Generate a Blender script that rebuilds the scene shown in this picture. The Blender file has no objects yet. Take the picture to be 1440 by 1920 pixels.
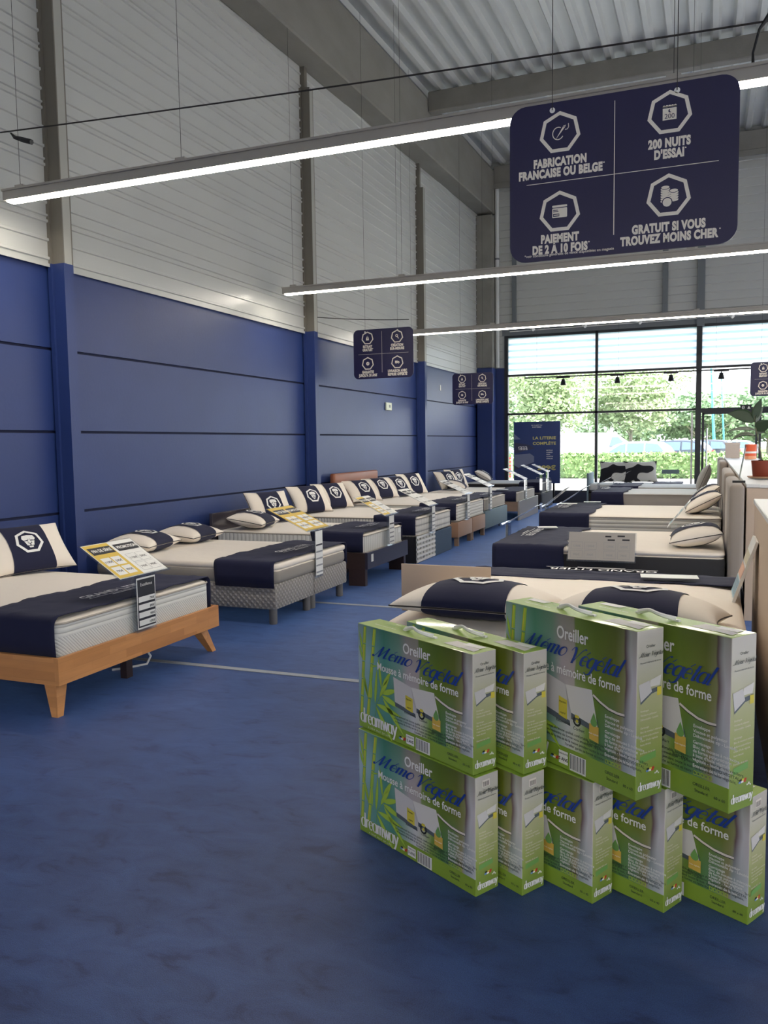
import bpy, bmesh, math, random
from mathutils import Vector, Matrix, noise
SC = bpy.context.scene
COL = SC.collection
PI = math.pi
# ---------------------------------------------------------------- camera
cam = bpy.data.cameras.new('camera')
cam.sensor_fit = 'VERTICAL'; cam.sensor_height = 24.0; cam.lens = 1537.48/1920*24.0
cam.clip_start = 0.05; cam.clip_end = 600
camo = bpy.data.objects.new('camera', cam); COL.objects.link(camo)
_r = Vector((0.9298, 0.3677, -0.0146)).normalized()
_f = Vector((-0.3678, 0.9262, -0.0830)); _f = (_f - _r*_f.dot(_r)).normalized()
_u = _r.cross(_f)
camo.matrix_world = Matrix(((_r.x, _u.x, -_f.x, 0), (_r.y, _u.y, -_f.y, 0), (_r.z, _u.z, -_f.z, 1.5), (0, 0, 0, 1)))
SC.camera = camo
# ---------------------------------------------------------------- world, sun, exposure
SC.view_settings.view_transform = 'Standard'
SC.view_settings.look = 'None'
SC.view_settings.gamma = 1.0
SC.view_settings.use_curve_mapping = False
SC.view_settings.exposure = 0.92
W = bpy.data.worlds.new('World'); SC.world = W; W.use_nodes = True
wn = W.node_tree; wn.nodes.clear()
sky = wn.nodes.new('ShaderNodeTexSky'); sky.sky_type = 'NISHITA'; sky.sun_disc = False
sky.sun_elevation = math.radians(48); sky.sun_rotation = math.radians(118); sky.dust_density = 3.0; sky.air_density = 1.0; sky.ozone_density = 1.0
bg = wn.nodes.new('ShaderNodeBackground'); bg.inputs[1].default_value = 0.45
hz = wn.nodes.new('ShaderNodeMix'); hz.data_type = 'RGBA'; hz.inputs[0].default_value = 0.55
hz.inputs[7].default_value = (8.5, 8.9, 9.3, 1)
out = wn.nodes.new('ShaderNodeOutputWorld')
wn.links.new(sky.outputs[0], hz.inputs[6]); wn.links.new(hz.outputs[2], bg.inputs[0]); wn.links.new(bg.outputs[0], out.inputs[0])
sun = bpy.data.lights.new('sun', 'SUN'); sun.energy = 6.5; sun.angle = 0.01; sun.color = (1.0, 0.95, 0.86)
suno = bpy.data.objects.new('sun', sun); COL.objects.link(suno)
suno.rotation_euler = Vector((-0.5, 0.27, -0.83)).to_track_quat('-Z', 'Y').to_euler()
suno.location = (30, 0, 30)
# daylight through the openings of the hall is sampled through portals
def portal(name, loc, sx, sy, aim):
    l = bpy.data.lights.new(name, 'AREA'); l.shape = 'RECTANGLE'; l.size = sx; l.size_y = sy
    l.cycles.is_portal = True
    o = bpy.data.objects.new(name, l); COL.objects.link(o); o.location = loc
    o.rotation_euler = Vector(aim).to_track_quat('-Z', 'Y').to_euler()
    return o
portal('window_portal_front', (1.2, 20.5, 2.2), 12.4, 4.2, (0, -1, 0))
portal('fill_portal_rear', (9.9, -9.45, 2.72), 9.0, 4.95, (-1, 0, 0))  # unseen rear opening, added to bring in light from behind the viewer
portal('window_portal_side', (9.9, 10.5, 1.4), 20.0, 2.4, (-1, 0, 0))
TUBE = 26.0        # radiance of the lit tube diffusers

# ---------------------------------------------------------------- helpers
class MB:
    def __init__(s): s.v = []; s.f = []; s.m = []; s.uv = []
    def add(s, vs, fs, mi=0, M=None, uvs=None):
        b = len(s.v)
        for p in vs:
            p = Vector(p); s.v.append(M @ p if M else p)
        for i, f in enumerate(fs):
            s.f.append([b+k for k in f]); s.m.append(mi if isinstance(mi, int) else mi[i])
        return s
    def box(s, x0, x1, y0, y1, z0, z1, mi=0, M=None):
        vs = [(x0,y0,z0),(x1,y0,z0),(x1,y1,z0),(x0,y1,z0),(x0,y0,z1),(x1,y0,z1),(x1,y1,z1),(x0,y1,z1)]
        return s.add(vs, [(3,2,1,0),(4,5,6,7),(0,1,5,4),(1,2,6,5),(2,3,7,6),(3,0,4,7)], mi, M)
    def rbox(s, x0, x1, y0, y1, z0, z1, r, seg=2, mi=0, M=None, sub=0):
        bm = bmesh.new(); bmesh.ops.create_cube(bm, size=1.0)
        for v in bm.verts:
            v.co = Vector(((x0+x1)/2+v.co.x*(x1-x0), (y0+y1)/2+v.co.y*(y1-y0), (z0+z1)/2+v.co.z*(z1-z0)))
        bmesh.ops.bevel(bm, geom=bm.edges[:], offset=r, segments=seg, affect='EDGES', profile=0.5)
        bm.verts.index_update()
        s.add([v.co.copy() for v in bm.verts], [[v.index for v in f.verts] for f in bm.faces], mi, M); bm.free()
        return s
    def quad(s, a, b, c, d, mi=0, M=None): return s.add([a,b,c,d], [(0,1,2,3)], mi, M)
    def poly(s, pts, mi=0, M=None): return s.add(pts, [tuple(range(len(pts)))], mi, M)
    def prism(s, pts2, d0, d1, mi=0, M=None):            # polygon in x,y extruded in z
        n = len(pts2); vs = [(p[0],p[1],d0) for p in pts2]+[(p[0],p[1],d1) for p in pts2]
        fs = [tuple(reversed(range(n))), tuple(range(n,2*n))]+[(i,(i+1)%n,n+(i+1)%n,n+i) for i in range(n)]
        return s.add(vs, fs, mi, M)
    def tube(s, pts, r, seg=8, mi=0, M=None, caps=True):
        pts = [Vector(p) for p in pts]; n = len(pts)
        rr = r if isinstance(r, (list, tuple)) else [r]*n
        vs = []; fs = []; up = None
        for i, p in enumerate(pts):
            t = (pts[min(i+1,n-1)]-pts[max(i-1,0)])
            t = t.normalized() if t.length > 1e-9 else Vector((0,0,1))
            if up is None:
                up = Vector((0,0,1)) if abs(t.z) < 0.9 else Vector((1,0,0))
            a = t.cross(up).normalized(); b = a.cross(t).normalized(); up = b
            for k in range(seg):
                q = 2*PI*k/seg; vs.append(p+(a*math.cos(q)+b*math.sin(q))*rr[i])
        for i in range(n-1):
            for k in range(seg):
                fs.append((i*seg+k, i*seg+(k+1)%seg, (i+1)*seg+(k+1)%seg, (i+1)*seg+k))
        if caps: fs.append(tuple(reversed(range(seg)))); fs.append(tuple(range((n-1)*seg, n*seg)))
        return s.add(vs, fs, mi, M)
    def lathe(s, prof, seg=24, mi=0, M=None):
        vs = []; fs = []; n = len(prof)
        for (r, z) in prof:
            for k in range(seg):
                q = 2*PI*k/seg; vs.append((r*math.cos(q), r*math.sin(q), z))
        for i in range(n-1):
            for k in range(seg):
                fs.append((i*seg+k, i*seg+(k+1)%seg, (i+1)*seg+(k+1)%seg, (i+1)*seg+k))
        fs.append(tuple(reversed(range(seg)))); fs.append(tuple(range((n-1)*seg, n*seg)))
        return s.add(vs, fs, mi, M)
    def grid(s, fn, nu, nv, mi=0, M=None, closeu=False):
        vs = [fn(i/nu, j/nv) for j in range(nv+1) for i in range(nu+1)]
        w = nu+1
        return s.add(vs, [(j*w+i, j*w+i+1, (j+1)*w+i+1, (j+1)*w+i) for j in range(nv) for i in range(nu)], mi, M)
    def build(s, name, mats, parent=None, smooth=False, loc=None, rz=0.0, hide=False):
        me = bpy.data.meshes.new(name); me.from_pydata([tuple(v) for v in s.v], [], s.f); 
        mats = mats if isinstance(mats, (list, tuple)) else [mats]
        for m in mats: me.materials.append(m)
        if len(mats) > 1: me.polygons.foreach_set('material_index', s.m)
        if smooth:
            me.polygons.foreach_set('use_smooth', [True]*len(me.polygons))
            if smooth != 'all':
                try: me.set_sharp_from_angle(angle=math.radians(40))
                except Exception: pass
        me.update()
        o = bpy.data.objects.new(name, me); COL.objects.link(o)
        if parent: o.parent = parent
        if loc: o.location = loc
        o.rotation_euler.z = rz
        return o
def tag(o, label=None, cat=None, group=None, kind=None):
    if label: o['label'] = label
    if cat: o['category'] = cat
    if group: o['group'] = group
    if kind: o['kind'] = kind
    return o
def thing(name, label, cat, loc=(0,0,0), rz=0.0, group=None):
    o = bpy.data.objects.new(name, None); COL.objects.link(o); o.location = loc; o.rotation_euler.z = rz
    o.empty_display_size = 0.1
    return tag(o, label, cat, group)
def dup(root, loc=None, rz=None, label=None, group=None, rot=None):
    def cp(o, par):
        c = o.copy(); COL.objects.link(c)
        if par: c.parent = par
        for ch in o.children: cp(ch, c)
        return c
    r = cp(root, None)
    if loc is not None: r.location = loc
    if rot is not None: r.rotation_euler = rot
    elif rz is not None: r.rotation_euler.z = rz
    if label: r['label'] = label
    if group: r['group'] = group
    return r
def srgb(h):
    if isinstance(h, str):
        c = [int(h[i:i+2], 16)/255 for i in (0,2,4)]
    else: c = [x/255 for x in h]
    return tuple((x/12.92 if x <= 0.04045 else ((x+0.055)/1.055)**2.4) for x in c)+(1.0,)
def mat(name, col, rough=0.7, metal=0.0, spec=0.5, emit=None, es=0.0, var=0.0, vscale=6.0, bump=0.0, bscale=60.0, sheen=0.0, coat=0.0, alpha=1.0, stretch=None):
    m = bpy.data.materials.new(name); m.use_nodes = True
    nt = m.node_tree; p = nt.nodes['Principled BSDF']
    c = srgb(col) if not (isinstance(col, tuple) and len(col) == 4) else col
    p.inputs['Base Color'].default_value = c; p.inputs['Roughness'].default_value = rough
    p.inputs['Metallic'].default_value = metal; p.inputs['Specular IOR Level'].default_value = spec
    p.inputs['Sheen Weight'].default_value = sheen; p.inputs['Coat Weight'].default_value = coat; p.inputs['Alpha'].default_value = alpha
    if emit is not None:
        p.inputs['Emission Color'].default_value = srgb(emit); p.inputs['Emission Strength'].default_value = es
    if var or bump:
        tc = nt.nodes.new('ShaderNodeTexCoord'); co = tc.outputs['Object']
        if stretch:
            mp = nt.nodes.new('ShaderNodeMapping'); mp.inputs['Scale'].default_value = stretch
            nt.links.new(co, mp.inputs[0]); co = mp.outputs[0]
    if var:
        n = nt.nodes.new('ShaderNodeTexNoise'); n.inputs['Scale'].default_value = vscale; n.inputs['Detail'].default_value = 6
        nt.links.new(co, n.inputs['Vector'])
        mx = nt.nodes.new('ShaderNodeMix'); mx.data_type = 'RGBA'
        mx.inputs[6].default_value = tuple(x*(1-var) for x in c[:3])+(1,); mx.inputs[7].default_value = tuple(min(1, x*(1+var)) for x in c[:3])+(1,)
        nt.links.new(n.outputs[0], mx.inputs[0]); nt.links.new(mx.outputs[2], p.inputs['Base Color'])
    if bump:
        n2 = nt.nodes.new('ShaderNodeTexNoise'); n2.inputs['Scale'].default_value = bscale; n2.inputs['Detail'].default_value = 4
        nt.links.new(co, n2.inputs['Vector'])
        b = nt.nodes.new('ShaderNodeBump'); b.inputs['Strength'].default_value = bump; b.inputs['Distance'].default_value = 0.02
        nt.links.new(n2.outputs[0], b.inputs['Height']); nt.links.new(b.outputs[0], p.inputs['Normal'])
    return m
def nodes_of(m): return m.node_tree, m.node_tree.nodes['Principled BSDF']
def mathn(nt, op, a, b=None):
    n = nt.nodes.new('ShaderNodeMath'); n.operation = op
    for i, x in enumerate((a, b)):
        if x is None: continue
        if isinstance(x, (int, float)): n.inputs[i].default_value = x
        else: nt.links.new(x, n.inputs[i])
    return n.outputs[0]
def ramp(nt, fac, stops, interp='LINEAR'):
    r = nt.nodes.new('ShaderNodeValToRGB'); r.color_ramp.interpolation = interp
    e = r.color_ramp.elements
    while len(e) > 1: e.remove(e[0])
    e[0].position = stops[0][0]; e[0].color = srgb(stops[0][1])
    for p, c in stops[1:]:
        k = e.new(p); k.color = srgb(c)
    nt.links.new(fac, r.inputs[0]); return r.outputs[0]
def glass_mat(name, tint=(1,1,1,1), gloss=0.05):
    m = bpy.data.materials.new(name); m.use_nodes = True; nt = m.node_tree; nt.nodes.clear()
    o = nt.nodes.new('ShaderNodeOutputMaterial'); t = nt.nodes.new('ShaderNodeBsdfTransparent'); g = nt.nodes.new('ShaderNodeBsdfGlossy')
    t.inputs[0].default_value = tint; g.inputs['Roughness'].default_value = 0.03; mx = nt.nodes.new('ShaderNodeMixShader')
    lw = nt.nodes.new('ShaderNodeLayerWeight'); lw.inputs[0].default_value = 0.5
    f = mathn(nt, 'ADD', mathn(nt, 'MULTIPLY', mathn(nt, 'POWER', lw.outputs['Facing'], 4.0), .55), gloss)
    nt.links.new(f, mx.inputs[0]); nt.links.new(t.outputs[0], mx.inputs[1]); nt.links.new(g.outputs[0], mx.inputs[2]); nt.links.new(mx.outputs[0], o.inputs[0])
    return m
# ------------------------------------------------------ lettering
_tc = {}
def text_geo(s, size=1.0, bold=0.0, shear=0.0, align='LEFT', space=1.0, sx=1.0):
    key = (s, bold, shear, align, space)
    if key not in _tc:
        c = bpy.data.curves.new('t', 'FONT'); c.body = s; c.size = 1.0; c.offset = bold; c.shear = shear; c.align_x = align
        c.space_character = space; c.resolution_u = 4; c.fill_mode = 'FRONT'
        o = bpy.data.objects.new('t', c); COL.objects.link(o)
        dg = bpy.context.evaluated_depsgraph_get(); dg.update()
        me = bpy.data.meshes.new_from_object(o.evaluated_get(dg))
        _tc[key] = ([v.co.copy() for v in me.vertices], [tuple(p.vertices) for p in me.polygons])
        bpy.data.meshes.remove(me); bpy.data.objects.remove(o); bpy.data.curves.remove(c)
    v, f = _tc[key]
    return [Vector((p.x*size*sx, p.y*size, 0)) for p in v], f
def put_text(mb, s, x, y, size, mi=0, M=None, z=0.0, wid=None, **k):
    v, f = text_geo(s, size, **k)
    if not v: return
    sc = 1.0
    if wid:
        w = max(p.x for p in v)-min(p.x for p in v); sc = wid/w
    mb.add([Vector((p.x*sc+x, p.y+y, z)) for p in v], f, mi, M)
def ell(cx, cy, rx, ry, a0=0, a1=360, n=18): return [(cx+rx*math.cos(math.radians(a0+(a1-a0)*i/n)), cy+ry*math.sin(math.radians(a0+(a1-a0)*i/n))) for i in range(n+1)]
G = {  # hand-drawn stroke letters: (advance, strokes)
 'a': (.84, [ell(.36,.5,.33,.5,20,380), [(.69,1),(.69,.12),(.75,0),(.86,.08)]]),
 'd': (.84, [ell(.36,.5,.33,.5,20,380), [(.69,1.65),(.69,.12),(.75,0),(.86,.08)]]),
 'r': (.62, [[(.14,1),(.14,0)], [(.14,.6),(.3,.93),(.46,1),(.56,.9)]]),
 'e': (.74, [[(.08,.52),(.66,.54)], [(.66,.54)]+ell(.37,.5,.31,.5,5,315,16)]),
 'é': (.74, [[(.08,.52),(.66,.54)], [(.66,.54)]+ell(.37,.5,.31,.5,5,315,16), [(.32,1.18),(.55,1.5)]]),
 'm': (1.22, [[(.12,1),(.12,0)], [(.12,.6),(.28,.95),(.42,1),(.54,.85),(.54,0)], [(.54,.6),(.7,.95),(.85,1),(.98,.85),(.98,.1),(1.06,0),(1.18,.1)]]),
 'w': (1.1, [[(.02,1),(.3,0)], [(.3,0),(.56,1)], [(.52,1),(.78,0)], [(.78,0),(1.04,1)]]),
 'y': (.78, [[(.04,1),(.38,0)], [(.74,1),(.38,0),(.2,-.45),(.08,-.55),(-.02,-.45)]]),
 'o': (.8, [ell(.4,.5,.33,.5,0,360)]),
 'g': (.84, [ell(.36,.5,.33,.5,20,380), [(.69,1),(.69,-.3),(.55,-.62),(.3,-.66),(.08,-.5)]]),
 't': (.52, [[(.26,1.45),(.22,.3),(.26,.04),(.38,0),(.52,.12)], [(.04,1),(.48,1)]]),
 'l': (.42, [[(.18,1.7),(.14,.3),(.18,.04),(.28,0),(.42,.12)]]),
 'M': (1.75, [[(-.2,.2),(-.12,.02),(.05,.05),(.5,1.6)], [(.5,1.6),(.56,0)], [(.56,0),(1.25,1.6)], [(1.25,1.6),(1.22,.2),(1.32,0),(1.55,.1)]]),
 'V': (1.2, [[(-.1,1.2),(.05,1.55),(.25,1.5),(.4,.9),(.45,0)], [(.45,0),(.8,1.0),(1.1,1.6),(1.3,1.55)]]),
 ' ': (.5, []), }
def stroke_text(mb, s, x, y, size, thick=.2, thin=.05, shear=0.0, squeeze=1.0, mi=0, M=None, z=0.0, wid=None):
    tot = sum(G[c][0] for c in s)
    k = wid/(tot*size) if wid else squeeze
    cx = 0; zi = 0
    for ch in s:
        adv, st = G[ch]
        for pl in st:
            zi += 1
            P = [Vector((p[0], p[1])) for p in pl]
            if 2 < len(P) < 9:      # smooth short strokes
                Q = []
                for i in range(len(P)-1):
                    p0 = P[max(i-1,0)]; p1 = P[i]; p2 = P[i+1]; p3 = P[min(i+2,len(P)-1)]
                    for q in range(4):
                        t = q/4
                        Q.append(0.5*((2*p1)+(p2-p0)*t+(2*p0-5*p1+4*p2-p3)*t*t+(3*p1-p0-3*p2+p3)*t**3))
                Q.append(P[-1]); P = Q
            L = []; R = []
            for i, p in enumerate(P):
                d = P[min(i+1,len(P)-1)]-P[max(i-1,0)]
                d = d.normalized() if d.length > 1e-6 else Vector((1,0))
                w = thin+(thick-thin)*max(0.0, -d.y*0.75+abs(d.y)*0.35 if shear else abs(d.y))
                if not shear: w = thin+(thick-thin)*abs(d.y)**2
                n = Vector((-d.y, d.x))*min(w, thick)/2
                L.append(p+n); R.append(p-n)
            vs = []
            for p in L+R:
                xx = cx+p.x+shear*p.y
                vs.append((x+xx*size*k, y+p.y*size, z+zi*.00012))
            n = len(P)
            mb.add(vs, [(i, n+i, n+i+1, i+1) for i in range(n-1)], mi, M)
        cx += adv
def hept(cx, cy, r, rot=90): return [(cx+r*math.cos(math.radians(rot+i*360/7)), cy+r*math.sin(math.radians(rot+i*360/7))) for i in range(7)]
def ring(mb, outer, inner, mi=0, M=None, z=0.0):
    n = len(outer)
    mb.add([(p[0],p[1],z) for p in outer]+[(p[0],p[1],z) for p in inner], [(i,(i+1)%n,n+(i+1)%n,n+i) for i in range(n)], mi, M)
def flat(mb, pts, mi=0, M=None, z=0.0): mb.poly([(p[0],p[1],z) for p in pts], mi, M)
def rrect(x0, x1, y0, y1, r, n=5):
    o = []
    for cx, cy, a in ((x1-r,y0+r,-90),(x1-r,y1-r,0),(x0+r,y1-r,90),(x0+r,y0+r,180)):
        o += [(cx+r*math.cos(math.radians(a+90*i/n)), cy+r*math.sin(math.radians(a+90*i/n))) for i in range(n+1)]
    return o
def line(mb, a, b, w, mi=0, M=None, z=0.0):
    a = Vector(a); b = Vector(b); d = (b-a).normalized(); n = Vector((-d.y, d.x))*w/2
    flat(mb, [a-n, b-n, b+n, a+n], mi, M, z)
def pline(mb, pts, w, mi=0, M=None, z=0.0):
    for a, b in zip(pts, pts[1:]): line(mb, a, b, w, mi, M, z)
def frame_M(o, u, v):   # local print coordinates (u right, v up, normal out) to space
    u = Vector(u).normalized(); v = Vector(v).normalized(); n = u.cross(v)
    return Matrix(((u.x,v.x,n.x,o[0]),(u.y,v.y,n.y,o[1]),(u.z,v.z,n.z,o[2]),(0,0,0,1)))
# ---------------------------------------------------------------- materials
M_blue = mat('blue_wall_paint', (36,56,112), 0.45, var=0.10, vscale=2.2, bump=0.04, bscale=30)
M_groove = mat('groove_dark_blue', (18,26,62), 0.8)
M_clad = mat('cladding_grey', (192,194,190), 0.3, var=0.03, vscale=1.5)
M_steel = mat('column_painted_steel', (116,112,102), 0.55, var=0.08, vscale=4)
M_steel_lit = mat('column_steel_lit', (170,170,162), 0.5)  # lit copy of the column paint, side light put into the colour
M_conc = mat('concrete', (136,134,127), 0.85, var=0.22, vscale=3.0, bump=0.25, bscale=25, stretch=(1,.4,1))
M_deck = mat('galvanised_deck', (214,217,214), 0.38, metal=0.25, var=0.05, vscale=3)
M_white = mat('white_paint', (232,230,224), 0.6)
M_wallplain = mat('plain_wall', (205,203,196), 0.8)
M_black = mat('black_metal', (22,23,26), 0.45)
M_frame = mat('anthracite_frame', (40,44,50), 0.4)
M_greyframe = mat('grey_frame', (112,118,122), 0.45)
M_pipe = mat('white_pipe', (214,216,214), 0.4)
M_glass = glass_mat('window_glass')
def film(name, c, tr):
    m = bpy.data.materials.new(name); m.use_nodes = True; nt = m.node_tree; nt.nodes.clear()
    o = nt.nodes.new('ShaderNodeOutputMaterial'); t = nt.nodes.new('ShaderNodeBsdfTranslucent'); d = nt.nodes.new('ShaderNodeBsdfDiffuse'); mx = nt.nodes.new('ShaderNodeMixShader')
    t.inputs[0].default_value = srgb(c); d.inputs[0].default_value = srgb(c); mx.inputs[0].default_value = tr
    nt.links.new(d.outputs[0], mx.inputs[1]); nt.links.new(t.outputs[0], mx.inputs[2]); nt.links.new(mx.outputs[0], o.inputs[0]); return m
M_film = film('frosted_film', (250,252,252), .75); M_film2 = film('frosted_film_stripe', (206,224,232), .75)
M_acryl = glass_mat('clear_acrylic', (0.96,0.98,1.0,1), gloss=0.10)
M_chrome = mat('steel_bright', (190,192,195), 0.25, metal=1.0)
M_tape = mat('grey_tape', (150,158,168), 0.5)
M_carpet = mat('blue_carpet', (52,76,146), 0.5, spec=0.5, sheen=1.0)
def _carpet():
    nt, p = nodes_of(M_carpet)
    tc = nt.nodes.new('ShaderNodeTexCoord')
    mp = nt.nodes.new('ShaderNodeMapping'); mp.inputs['Scale'].default_value = (1.0, 1.7, 1); nt.links.new(tc.outputs['Object'], mp.inputs[0])
    a = nt.nodes.new('ShaderNodeTexNoise'); a.inputs['Scale'].default_value = 5.5; a.inputs['Detail'].default_value = 8; a.inputs['Roughness'].default_value = 0.62; a.inputs['Distortion'].default_value = 0.6
    b = nt.nodes.new('ShaderNodeTexNoise'); b.inputs['Scale'].default_value = 1.1; b.inputs['Detail'].default_value = 3
    c = nt.nodes.new('ShaderNodeTexNoise'); c.inputs['Scale'].default_value = 320; c.inputs['Detail'].default_value = 2
    for n in (a, b): nt.links.new(mp.outputs[0], n.inputs['Vector'])
    nt.links.new(tc.outputs['Object'], c.inputs['Vector'])
    patches = ramp(nt, a.outputs[0], [(0.0,(36,52,102)),(0.33,(48,68,124)),(0.43,(64,90,150)),(0.6,(72,102,164)),(1,(80,112,174))])
    soft = ramp(nt, b.outputs[0], [(0.3,(205,205,210)),(0.7,(255,255,255))])
    fib = ramp(nt, c.outputs[0], [(0.3,(190,190,195)),(0.7,(255,255,255))])
    m1 = nt.nodes.new('ShaderNodeMix'); m1.data_type = 'RGBA'; m1.blend_type = 'MULTIPLY'; m1.inputs[0].default_value = 1
    m2 = nt.nodes.new('ShaderNodeMix'); m2.data_type = 'RGBA'; m2.blend_type = 'MULTIPLY'; m2.inputs[0].default_value = 1
    nt.links.new(patches, m1.inputs[6]); nt.links.new(soft, m1.inputs[7]); nt.links.new(m1.outputs[2], m2.inputs[6]); nt.links.new(fib, m2.inputs[7])
    nt.links.new(m2.outputs[2], p.inputs['Base Color'])
    p.inputs['Sheen Tint'].default_value = srgb((120,165,240)); p.inputs['Sheen Roughness'].default_value = 0.25
    bp = nt.nodes.new('ShaderNodeBump'); bp.inputs['Strength'].default_value = 0.25; bp.inputs['Distance'].default_value = 0.01
    ad = mathn(nt, 'ADD', mathn(nt, 'MULTIPLY', c.outputs[0], 0.35), a.outputs[0]); nt.links.new(ad, bp.inputs['Height']); nt.links.new(bp.outputs[0], p.inputs['Normal'])
_carpet()
# ---------------------------------------------------------------- the hall
XW, YF, YB, XR = -5.4, 20.2, -14.0, 10.0
def roofz(y): return 8.02+0.034*(y-15)
tag(MB().box(XW-.2, XR+.2, YB-.2, YF+.15, -.2, 0).build('floor', M_carpet), kind='structure')
# ceiling: trapezoidal steel deck running away from the viewer
mb = MB(); x = XW-.1; prof = []
while x < XR+.2:
    prof += [(x, 0), (x+.085, 0), (x+.125, .075), (x+.30, .075)]; x += .34
for (xa, za), (xb, zb) in zip(prof, prof[1:]):
    mb.add([(xa,YB,roofz(YB)+za),(xb,YB,roofz(YB)+zb),(xb,YF+.2,roofz(YF+.2)+zb),(xa,YF+.2,roofz(YF+.2)+za)], [(0,1,2,3)])
    mb.add([(xa,YB,roofz(YB)+za+.14),(xb,YB,roofz(YB)+zb+.14),(xb,YF+.2,roofz(YF+.2)+zb+.14),(xa,YF+.2,roofz(YF+.2)+za+.14)], [(3,2,1,0)])
tag(mb.build('ceiling', M_deck), kind='structure')
# left wall, lower painted concrete courses with open joints
mb = MB()
cols_y = [-8.82, -3.97, 0.88, 5.73, 10.58, 15.43]
edges = [YB]+cols_y+[YF]
joints = [0.0, .195, .92, 1.647, 2.372, 3.086]
mb.box(XW-.25, XW-.022, YB, YF, 0, 3.09, 1)
for za, zb in zip(joints, joints[1:]):
    g = .012
    mb.box(XW-.03, XW, YB, YF, za+(g if za else 0), zb-(g if zb < 3 else 0), 0)
tag(mb.build('wall_left', [M_blue, M_groove]), kind='structure')
# upper cladding, ribbed steel trays
mb = MB(); z = 3.086; prof = [(3.07, .045), (3.10, .045), (3.101, .03)]; z = 3.13; k = 0
while z < 8.5:
    d = .03; h = .018
    prof += [(z, d), (z+.006, d+h), (z+.026, d+h), (z+.034, d)]
    if k % 3 == 2:
        prof += [(z+.052, d), (z+.058, d+h), (z+.072, d+h), (z+.08, d)]
    z += .158; k += 1
for (za, da), (zb, db) in zip(prof, prof[1:]):
    mb.add([(XW+da,YB,za),(XW+da,YF,za),(XW+db,YF,zb),(XW+db,YB,zb)], [(0,1,2,3)])
mb.box(XW-.25, XW+.03, YB, YF, 3.086, 3.1); mb.box(XW-.25, XW-.2, YB, YF, 3.1, 8.5)
tag(mb.build('wall_left_cladding', M_clad), kind='structure')
# steel columns against the left wall
for i, y in enumerate(cols_y):
    mb = MB(); xo = XW+.18
    for z0, z1, a in ((0, 3.10, 0), (3.10, 6.42, 1)):
        mb.box(XW, xo, y, y+.012, z0, z1, a)                       # flange faces and web
        mb.box(XW, xo, y+.10, y+.115, z0, z1, a)
        mb.box(xo-.012, xo, y+.012, y+.10, z0, z1, 0 if a == 0 else 2)  # side strip above the blue takes the lit tone
        mb.box(XW+.02, XW+.06, y-.022, y, z0, z1, a)
    mb.box(XW, xo, y, y+.115, 6.415, 6.42, 1)
    mb.box(XW+.01, XW+.10, y+.02, y+.10, 6.42, 7.0, 1)
    tag(mb.build('trim_%d' % (i+11), [M_blue, M_steel, M_steel_lit]), kind='structure')
# concrete corner column, main beam, cross beams
mb = MB(); mb.rbox(-5.37, -4.96, 19.84, 20.19, 3.32, 6.98, .02, 1, 0); mb.rbox(-5.37, -4.96, 19.84, 20.19, 0, 3.32, .02, 1, 1)
tag(mb.build('trim_5', [M_conc, M_blue]), kind='structure')
def sloped(x0, x1, y0, y1, zb0, zb1, h, m):
    b = MB(); vs = []
    for (y, zb) in ((y0, zb0), (y1, zb1)):
        vs += [(x0+.02,y,zb),(x1-.02,y,zb),(x1,y,zb+.02),(x1,y,zb+h),(x0,y,zb+h),(x0,y,zb+.02)]
    b.add(vs, [(5,4,3,2,1,0),(6,7,8,9,10,11)]+[(i,(i+1)%6,6+(i+1)%6,6+i) for i in range(6)])
    return b
zb = lambda y: 6.65+.0336*(y-8.6)
tag(sloped(-5.38, -4.96, YB, YF-.01, zb(YB), zb(YF), .99, 0).build('trim_6', M_conc), kind='structure')
for i, (y, zt, h) in enumerate(((15.0, 7.98, .36), (10.1, 7.82, .36), (20.0, 8.14, .42))):
    mb = MB(); mb.rbox(-4.96, XR, y, y+.19, zt-h, zt, .015, 1); 
    if i == 2: mb.box(-4.96, XR, y-.02, y+.0, zt-h-.12, zt-h, 0)
    tag(mb.build('trim_%d' % (7+i), M_conc), kind='structure')
# window wall at the far end
mb = MB(); z = 4.42; prof = [(4.40, 0)]; 
while z < 8.4:
    prof += [(z, 0), (z+.012, .02), (z+.17, .004), (z+.172, 0)]; z += .185
def lap(mb, x0, x1, zlo, zhi):
    pr = [p for p in prof if zlo <= p[0] <= zhi]
    for (za, da), (zb_, db) in zip(pr, pr[1:]):
        mb.add([(x0,YF-da,za),(x1,YF-da,za),(x1,YF-db,zb_),(x0,YF-db,zb_)], [(0,1,2,3)])
lap(mb, XW, XR+.2, 4.4, 9); mb.box(XW-.2, XR+.2, YF+.05, YF+.25, 4.05, 8.5)
prof = [(.0, 0)]; z = .02
while z < 4.4: prof += [(z, 0), (z+.012, .02), (z+.17, .004), (z+.172, 0)]; z += .185
lap(mb, XW, -4.80, 3.32, 4.42); mb.box(XW-.2, -4.72, YF+.01, YF+.25, 3.3, 4.4)
tag(mb.build('wall_far', M_clad), kind='structure')
mb = MB(); mb.box(XW-.2, -4.72, YF, YF+.25, 0, 3.32)
tag(mb.build('wall_far_lower', M_blue), kind='structure')
tag(MB().box(7.4, XR+.2, YF, YF+.25, 0, 4.42).build('wall_far_end', M_wallplain), kind='structure')
M_sill = mat('dark_sill', (34,40,58), 0.5)
tag(MB().box(-4.72, -.32, YF-.06, YF+.2, 0, .27).box(-4.75, -.32, YF-.10, YF-.06, .0, .035).build('baseboard_far', M_sill), kind='structure')
mb = MB(); mb.box(-4.80, 7.4, YF-.03, YF+.1, 4.10, 4.41)
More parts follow.
